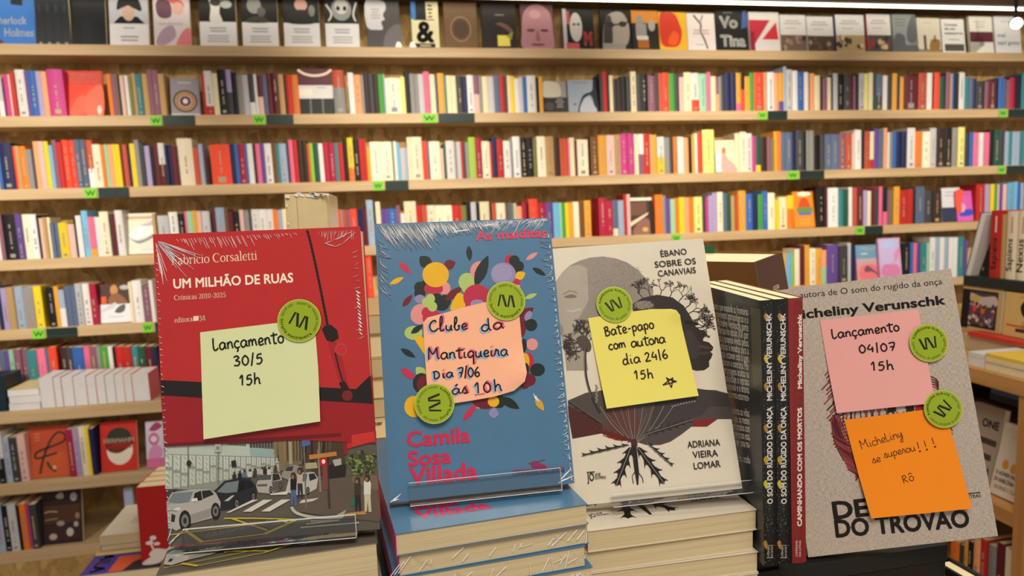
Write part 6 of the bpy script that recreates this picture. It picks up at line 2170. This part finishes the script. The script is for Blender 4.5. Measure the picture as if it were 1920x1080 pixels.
# ----- second, lower table with more books, left of and behind the display
ZR = CAMZ - .903
t = empty('book_table', (0, 0, 0))
tag(t, 'lower pale wood table behind the display, carrying stacked books', 'table')
b = MB(); b.box(-.80, 1.90, ZR - .10, .60, 2.60, ZR - .0566, PINE); b.build('tabletop', t, bevel=.003)
for sx_ in (-.76, .52):
    for sy_ in (1.95, 2.50):
        b = MB(); b.box(sx_, sy_, 0, sx_ + .05, sy_ + .05, ZR - .1002, PINE); b.build('leg', t)


def lying(name, x0, x1, y0, y1, z, th, cover, label, pages=PAGES_CREAM, art=None, group=None, top=None):
    b = MB()
    cm = mat(cover, .45, 0, .1)
    b.box(x0, y0, z, x1, y1, z + .001, cm)
    b.box(x0, y0, z + th - .001, x1, y1, z + th, cm if top is None else mat(top, .5))
    b.box(x0, y0, z + .001, x0 + .001, y1, z + th - .001, cm)
    b.box(x0 + .001, y0 + .001, z + .001, x1 - .001, y1 - .001, z + th - .001, pages)
    if art:
        art(b, z + th)
    o = b.build(name)
    return tag(o, label, 'book', group)


def laila(b, z):
    def rect(x0, y0, x1, y1, h, k):
        b.face([(x0, y0, z + k), (x1, y0, z + k), (x1, y1, z + k), (x0, y1, z + k)], mat(h, .45))
    rect(-.735, 1.931, -.57, 2.02, '#e0603c', .0003)
    b.face([(-.70, 1.931, z + .0006), (-.57, 1.931, z + .0006), (-.57, 2.005, z + .0006), (-.65, 2.005, z + .0006), (-.685, 1.98, z + .0006)], mat('#2a2426', .45))
    vs, ts, w = text_tris('LAILA', .03)
    k = .125 / w
    b.tris([(-.782 + y * k * 1.0, 2.062 - x * k, z + .0009) for x, y in vs], ts, mat('#d8cce0', .45))


LG = 'lying books on the lower table'
lying('lying_book', -.798, -.56, 1.945, 2.09, ZR - .0564, .031, '#2c3656', 'navy book under the purple book on the lower table', group=LG)
lying('lying_book', -.802, -.57, 1.929, 2.075, ZR - .025, .0250, '#46349a', 'purple book with white lettering and orange corner on the lower table', art=laila, group=LG)
lying('lying_book', -.800, -.680, 2.036, 2.262, ZR + .0005, .009, '#d8b43c', 'thin yellow book under the two white-topped books on the lower table', group=LG)
lying('lying_book', -.788, -.680, 2.042, 2.25, ZR + .0100, .017, '#7a6a8c', 'purple-edged book beneath the white-covered book on the lower table', PAGES, None, LG)
def sketch(b, z):
    b.face([(-.735, 2.11, z + .0003), (-.70, 2.12, z + .0003), (-.695, 2.17, z + .0003), (-.73, 2.16, z + .0003)], mat('#c8c2b4', .6))
lying('lying_book', -.787, -.680, 2.042, 2.252, ZR + .0274, .0265, '#dcd4c0', 'white-covered book on top of the small pile on the lower table', PAGES, sketch, LG)
RDC = '#a81e1c'
for k in range(4):
    art = []
    if k == 0:
        art = [('l', [(.62, .74), (.52, .74), (.50, .68), (.50, .62), (.62, .62)], .05, '#6e5c50'), ('l', [(.68, .50), (.58, .50), (.55, .42), (.60, .36), (.68, .36)], .05, '#6e5c50'), ('l', [(.5, .56), (.68, .57)], .012, '#c84c40'),
               ('s', [(.12, .12), (.22, .2), (.4, .18), (.52, .24), (.58, .2), (.5, .08), (.3, .04)], '#ddd2cc'), ('s', [(.44, .2), (.6, .3), (.62, .24)], '#ddd2cc'), ('l', [(.2, .18), (.16, .28), (.2, .36)], .03, '#ddd2cc'), ('e', .2, .34, .05, .03, '#ddd2cc'), ('e', .14, .28, .06, .025, '#ddd2cc'), ('e', .25, .26, .05, .022, '#ddd2cc'),
               ('s', [(.0, .02), (.15, .0), (.3, .03), (.16, .1)], '#ddd2cc'), ('e', .44, .17, .012, .008, '#6a2018')]
    cover_book(Vector((-.655 + .001 * k, 1.944 + .0455 * k, ZR + .0018)), eul(0, -1.5, 0), .16, .211 - .002 * k, .0445, RDC, art,
               ['front red book with a pale rabbit drawing, standing on the lower table', 'second of four red books standing one behind another on the lower table', 'third of four red books standing one behind another on the lower table', 'rear of four red books standing one behind another on the lower table'][k], 'standing_book', 'red books standing on the lower table')
zz = ZT + .0004
cols = ['#c8b890', '#e0d8c4', '#8a6a48', '#d4c4a0', '#c0a878', '#e4dac0', '#b89868', '#d8ceb4']
rg = random.Random(12)
k = 0
while zz < CAMZ - .165:
    th = rg.uniform(.026, .034)
    dx, dy = rg.uniform(-.004, .004), rg.uniform(-.006, .006)
    def word(b, z, th=th, dx=dx, dy=dy, zz=zz):
        vs, ts, w = text_tris('icer', .02)
        s = .013 / w
        q = at_y(700, 797, 1.0)
        b.tris([(q.x + x * s, .9995 + dy, q.z + y * s) for x, y in vs], ts, mat('#8a7050', .5))
    lying('lying_book', -.075 + dx, .06 + dx, 1.00 + dy, 1.20 + dy, zz, th, cols[k % 8], '%s from the bottom of the pile seen between the red and blue display books' % (['lowest book'] + ['%s book' % n for n in NUM[1:]])[k], (PAGES, PAGES_CREAM)[k % 2], word if k == 1 else None, 'pile between the red and blue display books')
    zz += th + .0005
    k += 1

# ----- side bookcase at the right: its front looks across the aisle, towards the left
XB = 1.62
Y0 = 1.50
t = empty('side_bookcase', (XB, Y0, 0))
tag(t, 'honey wood bookcase turned side-on at the right of the display', 'bookcase')
Z1, Z2, Z3 = CAMZ - .483, CAMZ - .845, CAMZ - 1.215
for sx_ in (0, .44):
    b = MB(); b.box(sx_, .015, 0, sx_ + .035, .05, Z1 - .0422, OAKP); b.build('post', t, bevel=.002)
b = MB(); b.box(.0, .95, 0, .475, .985, Z1 - .0422, OAKP); b.build('end_panel', t, bevel=.002)
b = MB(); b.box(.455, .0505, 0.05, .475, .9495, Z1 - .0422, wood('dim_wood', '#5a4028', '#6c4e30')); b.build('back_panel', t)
for z in (Z1, Z2, Z3):
    b = MB()
    if z == Z1:
        b.box(-.005, .0, z - .042, .48, 1.0, z, OAK)
    else:
        b.box(.002, .0505, z - .042, .4545, .9495, z, OAK)
    b.build('shelf_board', t, bevel=.002)
AX = lambda px, py, X=XB: at_x(px, py, X)


def lieY(name, p0, p1, X0, X1, z, th, cover, label, pages=PAGES_CREAM, group=None, top=None):
    """a lying book whose near edge spans pixel columns p0..p1 on the plane X0"""
    a, c = AX(p0, 685, X0).y, AX(p1, 685, X0).y
    return lying(name, X0, X1, min(a, c), max(a, c), z, th, cover, label, pages, None, group, top)


e_ = .0006
lieY('lying_book', 1815, 1846, 1.635, 1.80, Z1 + e_, .026, '#d8d4d0', 'lower white book beside the yellow-topped pile on the side bookcase', PAGES_WHITE, 'white books on the side bookcase')
lieY('lying_book', 1815, 1846, 1.635, 1.80, Z1 + .0272, .012, '#d8d4d0', 'upper white book beside the yellow-topped pile on the side bookcase', PAGES_WHITE, 'white books on the side bookcase')
for k in range(4):
    lieY('lying_book', 1847, 1935, 1.632 + .003 * (k % 2), 1.77, Z1 + e_ + k * .0112, .0108, '#d8b850' if k == 3 else '#dccfa6', ('topmost yellow-covered book' if k == 3 else '%s cream book from the bottom' % NUM[k]) + ' of the pile on the side bookcase', PAGES_CREAM, 'yellow-topped pile on the side bookcase', '#e0bc48' if k == 3 else None)
lieY('lying_book', 1812, 1935, 1.79, 1.86, Z1 + .0466, .012, '#c0382c', 'flat red book lying in front of the propped covers on the side bookcase', PAGES_CREAM)
lieY('lying_book', 1800, 1935, 1.802, 1.97, Z1 + e_, .045, '#b8a888', 'broad plain book under the flat red book on the side bookcase', PAGES)
XT = 1.84
zt = AX(1860, 522, XT).z
ya, yb = AX(1806, 520, XT).y, AX(1990, 520, XT).y
rs = empty('black_riser', (0, 0, 0))
tag(rs, 'dark grey riser tray on the side bookcase under a row of standing spines', 'riser')
zlo = AX(1860, 541, XT).z
b = MB(); b.box(XT, yb, zlo, XT + .17, ya, zt, mat('#2a2f2d', .5)); b.build('tray', rs, bevel=.002)
b = MB(); b.box(XT + .14, yb + .02, Z1 + .001, XT + .16, ya - .02, zlo - .0003, mat('#242726', .5)); b.build('support', rs)
ztr = zt + .0008
RX = lambda lean=0, roll=0: eul(-90, lean, roll)
# covers propped under the tray
zc = Z1 + .0596
rgc = random.Random(5)
crowd = [('r', .06, .05, .9, .95, '#1c1a1c'), ('r', .12, .12, .86, .9, '#4a3c3c'), ('s', [(.14, .6), (.2, .86), (.5, .8), (.84, .84), (.84, .6)], '#b8aca4')]
for k in range(46):
    crowd.append(('e', rgc.uniform(.16, .82), rgc.uniform(.14, .66), .04, .05, rgc.choice(['#2c2638', '#8c3438', '#4a3a6c', '#a89890', '#3a2c2c', '#8c5a3c', '#c8bcb4'])))
crowd += [('e', .34, .5, .05, .08, '#d83c34'), ('e', .55, .46, .05, .07, '#b8682c'), ('e', .22, .5, .05, .09, '#4a3a7c'), ('e', .35, .74, .12, .07, '#c0a848'), ('r', 0, 0, .2, .95, '#151414')]
sil = [('s', [(.5, .5), (.42, .7), (.55, .86), (.8, .88), (1, .8), (1, .45), (.8, .5), (.7, .4)], '#1e1a18'), ('s', [(.55, .4), (.7, .5), (.9, .46), (1, .4), (1, .2), (.5, .2)], '#a88c64'), ('r', .34, .12, 1, .2, '#3a2a24'), ('lines', .3, .9, .9, 1, .04, '#8c7048'), ('r', .08, .23, .8, .27, '#b8482c')]
XC = 1.83
for (p0, p1, base, art, lb) in ((1800, 1874, '#b89c68', crowd, 'dark cover with a crowded scene in a tan border on the side bookcase'), (1880, 1952, '#c8a868', sil, 'tan cover with a dark curly-haired profile on the side bookcase')):
    q0, q1 = AX(p0, 600, XC).y, AX(p1, 600, XC).y
    hh_ = (zlo - zc) * .97
    cover_book(Vector((XC, q0, zc + .0008)), RX(-4), abs(q0 - q1), hh_, .016, base, art, lb, 'propped_book', 'covers propped on the side bookcase')


def tray_book(p0, p1, ytop, code, label, spine_txt=None, ink='#f0dccc', sh=0.0):
    X = XT + .012
    q0, q1 = AX(p0, 518, X).y, AX(p1, 518, X).y
    w = abs(q0 - q1)
    h = AX((p0 + p1) / 2, ytop, X).z - ztr
    mb = MB()
    book_mesh(mb, w * .97, .13, h, code, None, sh, 3, deco=False)
    if spine_txt:
        vs, ts, tw = text_tris(spine_txt, .01)
        k = h * .48 / tw
        mb.tris([(-(vy * k * .8) + w * .18 - sh * (h * .12 + vx * k), -.0006, h * .12 + vx * k) for vx, vy in vs], ts, mat(ink, .5))
        mb.face([(w * .02 - sh * h * .68, -.0006, h * .68), (w * .14 - sh * h * .68, -.0006, h * .68), (w * .14 - sh * h * .92, -.0006, h * .92), (w * .02 - sh * h * .92, -.0006, h * .92)], mat(ink, .5))
    o = mb.build('tray_book', loc=(X, (q0 + q1) / 2, ztr), rot=(0, 0, -math.pi / 2))
    return tag(o, label, 'book', 'spines standing on the riser tray')


tray_book(1852, 1873, 395, 'r', 'red spine with white script title on the riser tray', 'Sapiens')
tray_book(1874, 1881, 402, '4', 'slim tan spine right of the red spine on the riser tray')
tray_book(1882, 1902, 396, 'i', 'first cream spine with faint red title on the riser tray', 'Sapiens', '#d07c6c')
tray_book(1903, 1923, 396, 'i', 'second cream spine with faint red title on the riser tray', 'Nexus', '#d07c6c')
tray_book(1924, 1945, 396, 'c', 'broad cream spine at the end of the riser tray')
X = XT + .010
q0 = AX(1809, 518, X).y
hh_ = AX(1840, 395, X).z - ztr
mb = MB(); mb.box(0, 0, 0, .003, .12, hh_, mat('#2c6a54', .5)); mb.box(.003, .001, 0, .019, .119, hh_ - .002, PAGES_WHITE); mb.box(.019, 0, 0, .021, .12, hh_, mat('#dcd8d4', .5))
tag(mb.build('tray_book', loc=(X, q0, ztr + .001), rot=RX(0, 15).to_euler()), 'green-edged white book leaning at the end of the riser tray', 'book', 'spines standing on the riser tray')
q0, q1 = AX(1834, 518, X + .03).y, AX(1853, 518, X + .03).y
cover_book(Vector((X + .03, q0, ztr + .002)), RX(-6, 0), abs(q0 - q1), hh_ * .9, .012, '#3a322a', [('s', [(.2, 0), (.15, .3), (.4, .5), (.9, .55), (1, 0)], '#241e1c'), ('s', [(.3, .55), (.5, .62), (.9, .6), (.8, .5)], '#4c4038'), ('e', .4, .1, .1, .03, '#8a7c5c')], 'dark photographic cover behind the red spine on the riser tray', 'tray_book', 'spines standing on the riser tray')
# inside: middle shelf
XM = 1.665
q0, q1 = AX(1854, 920, XM).y, AX(1914, 934, XM).y
cover_book(Vector((XM, q0, Z2 + .0052)), RX(-13, 0), abs(q0 - q1), .205, .02, '#cfc2b0', [('r', 0, .94, 1, 1, '#d8ccba'), ('e', .3, .44, .1, .07, '#c88c30'), ('e', .56, .42, .1, .07, '#c88c30'), ('e', .82, .40, .1, .07, '#c88c30'), ('t', 'O HOMEM MAIS RICO', .06, .28, .98, .055, '#2a2420', .03), ('t', 'DA BABILÔNIA', .06, .19, .68, .055, '#2a2420', .03), ('t', 'GEORGE S. CLASON', .1, .09, .98, .05, '#5a5048', .01), ('lines', .2, .82, .8, 1, .03, '#b8a894')],
           'cream cover with three gold dots on the middle shelf of the side bookcase', 'propped_book', 'covers inside the side bookcase')
XM = 1.70
q0, q1 = AX(1806, 880, XM).y, AX(1862, 895, XM).y
cover_book(Vector((XM, q0, Z2 + .006)), RX(-8, 0), abs(q0 - q1), .225, .02, '#a89a88', [('t', 'ONE', .35, .72, .9, .1, '#3a322c', .04), ('r', .3, .5, .9, .58, '#4a4038'), ('r', .25, .3, .8, .38, '#4a4038'), ('r', .2, .1, .8, .2, '#544a40')], 'grey-beige cover with dark block lettering behind the gold-dot cover, side bookcase', 'propped_book', 'covers inside the side bookcase')
zl = AX(1890, 762, 1.78).z
b = MB(); b.box(1.775, Y0 + .051, zl - .02, 2.07, Y0 + .60, zl, mat('#2c2018', .6)); b.box(2.05, Y0 + .051, Z2, 2.07, Y0 + .60, zl - .0202, mat('#2c2018', .6))
tag(b.build('inner_ledge'), 'dark inner ledge under the navy lying books in the side bookcase', 'ledge')
for k, (c_, tp) in enumerate((('#3a3a40', '#3a3a40'), ('#54688c', '#4c6088'), ('#2a3044', '#303a58'))):
    lieY('lying_book', 1858 + 2 * k, 1925, 1.79 + .004 * k, 1.93, zl + .0006 + k * .0205, .020, c_, ('lowest dark', 'middle grey-blue', 'upper navy')[k] + ' book lying high inside the side bookcase', PAGES_WHITE, 'lying books high inside the side bookcase', tp)
# inside: bottom shelf, spines towards the aisle
low = ((1779, 1797, 1012, 'o', 'orange'), (1797, 1806, 1020, 'z', 'charcoal'), (1806, 1813, 1016, 'a', 'amber'), (1813, 1823, 1014, 'x', 'black'), (1823, 1836, 1013, '0', 'peach'), (1836, 1849, 1010, 'r', 'red'), (1851, 1866, 1022, 'h', 'grey'), (1867, 1881, 1017, '2', 'burgundy'), (1882, 1902, 1030, 'i', 'ivory'))
X = XB + .03
for p0, p1, yt, code, nm in low:
    a0, a1 = AX(p0, 1060, X).y, AX(p1, 1060, X).y
    hgt = AX((p0 + p1) / 2, yt, X).z - Z3
    mb = MB()
    book_mesh(mb, abs(a0 - a1) * .96, .14, hgt, code, None, 0, p0)
    o = mb.build('shelved_book', loc=(X, (a0 + a1) / 2, Z3 + .0006), rot=(0, 0, -math.pi / 2))
    tag(o, '%s spine on the lowest visible shelf of the side bookcase' % nm, 'book', 'spines at the foot of the side bookcase')

# ----- track spotlight at the upper right
p = at_y(1906, 44, 3.25)
t = empty('track_spotlight', p)
tag(t, 'small black track spotlight shining by the end of the top shelf', 'spotlight')
b = MB()
n = 20
aim = Vector((-.62, -.74, -.25)).normalized()
ux = aim.cross(Vector((0, 0, 1))).normalized()
uy = ux.cross(aim)
def ring(d, r):
    return [aim * d + ux * (r * math.cos(6.28318 * i / n)) + uy * (r * math.sin(6.28318 * i / n)) for i in range(n)]
rings = [ring(-.09, .012), ring(-.085, .026), ring(-.002, .030), ring(.0, .027)]
for r0, r1 in zip(rings, rings[1:]):
    for i in range(n):
        j = (i + 1) % n
        b.face([r0[i], r0[j], r1[j], r1[i]], mat('#1c1c1c', .4))
b.face(rings[0], mat('#1c1c1c', .4))
b.build('lamp_head', t)
b = MB(); b.face(ring(-.001, .0265), glow('lamp_glow', (1, .95, .85, 1), 9)); b.build('lens', t)
b = MB(); q = aim * -.06; b.box(q.x - .006, q.y - .006, q.z, q.x + .006, q.y + .006, 2.995 - p.z, mat('#1c1c1c', .4)); b.build('stem', t)
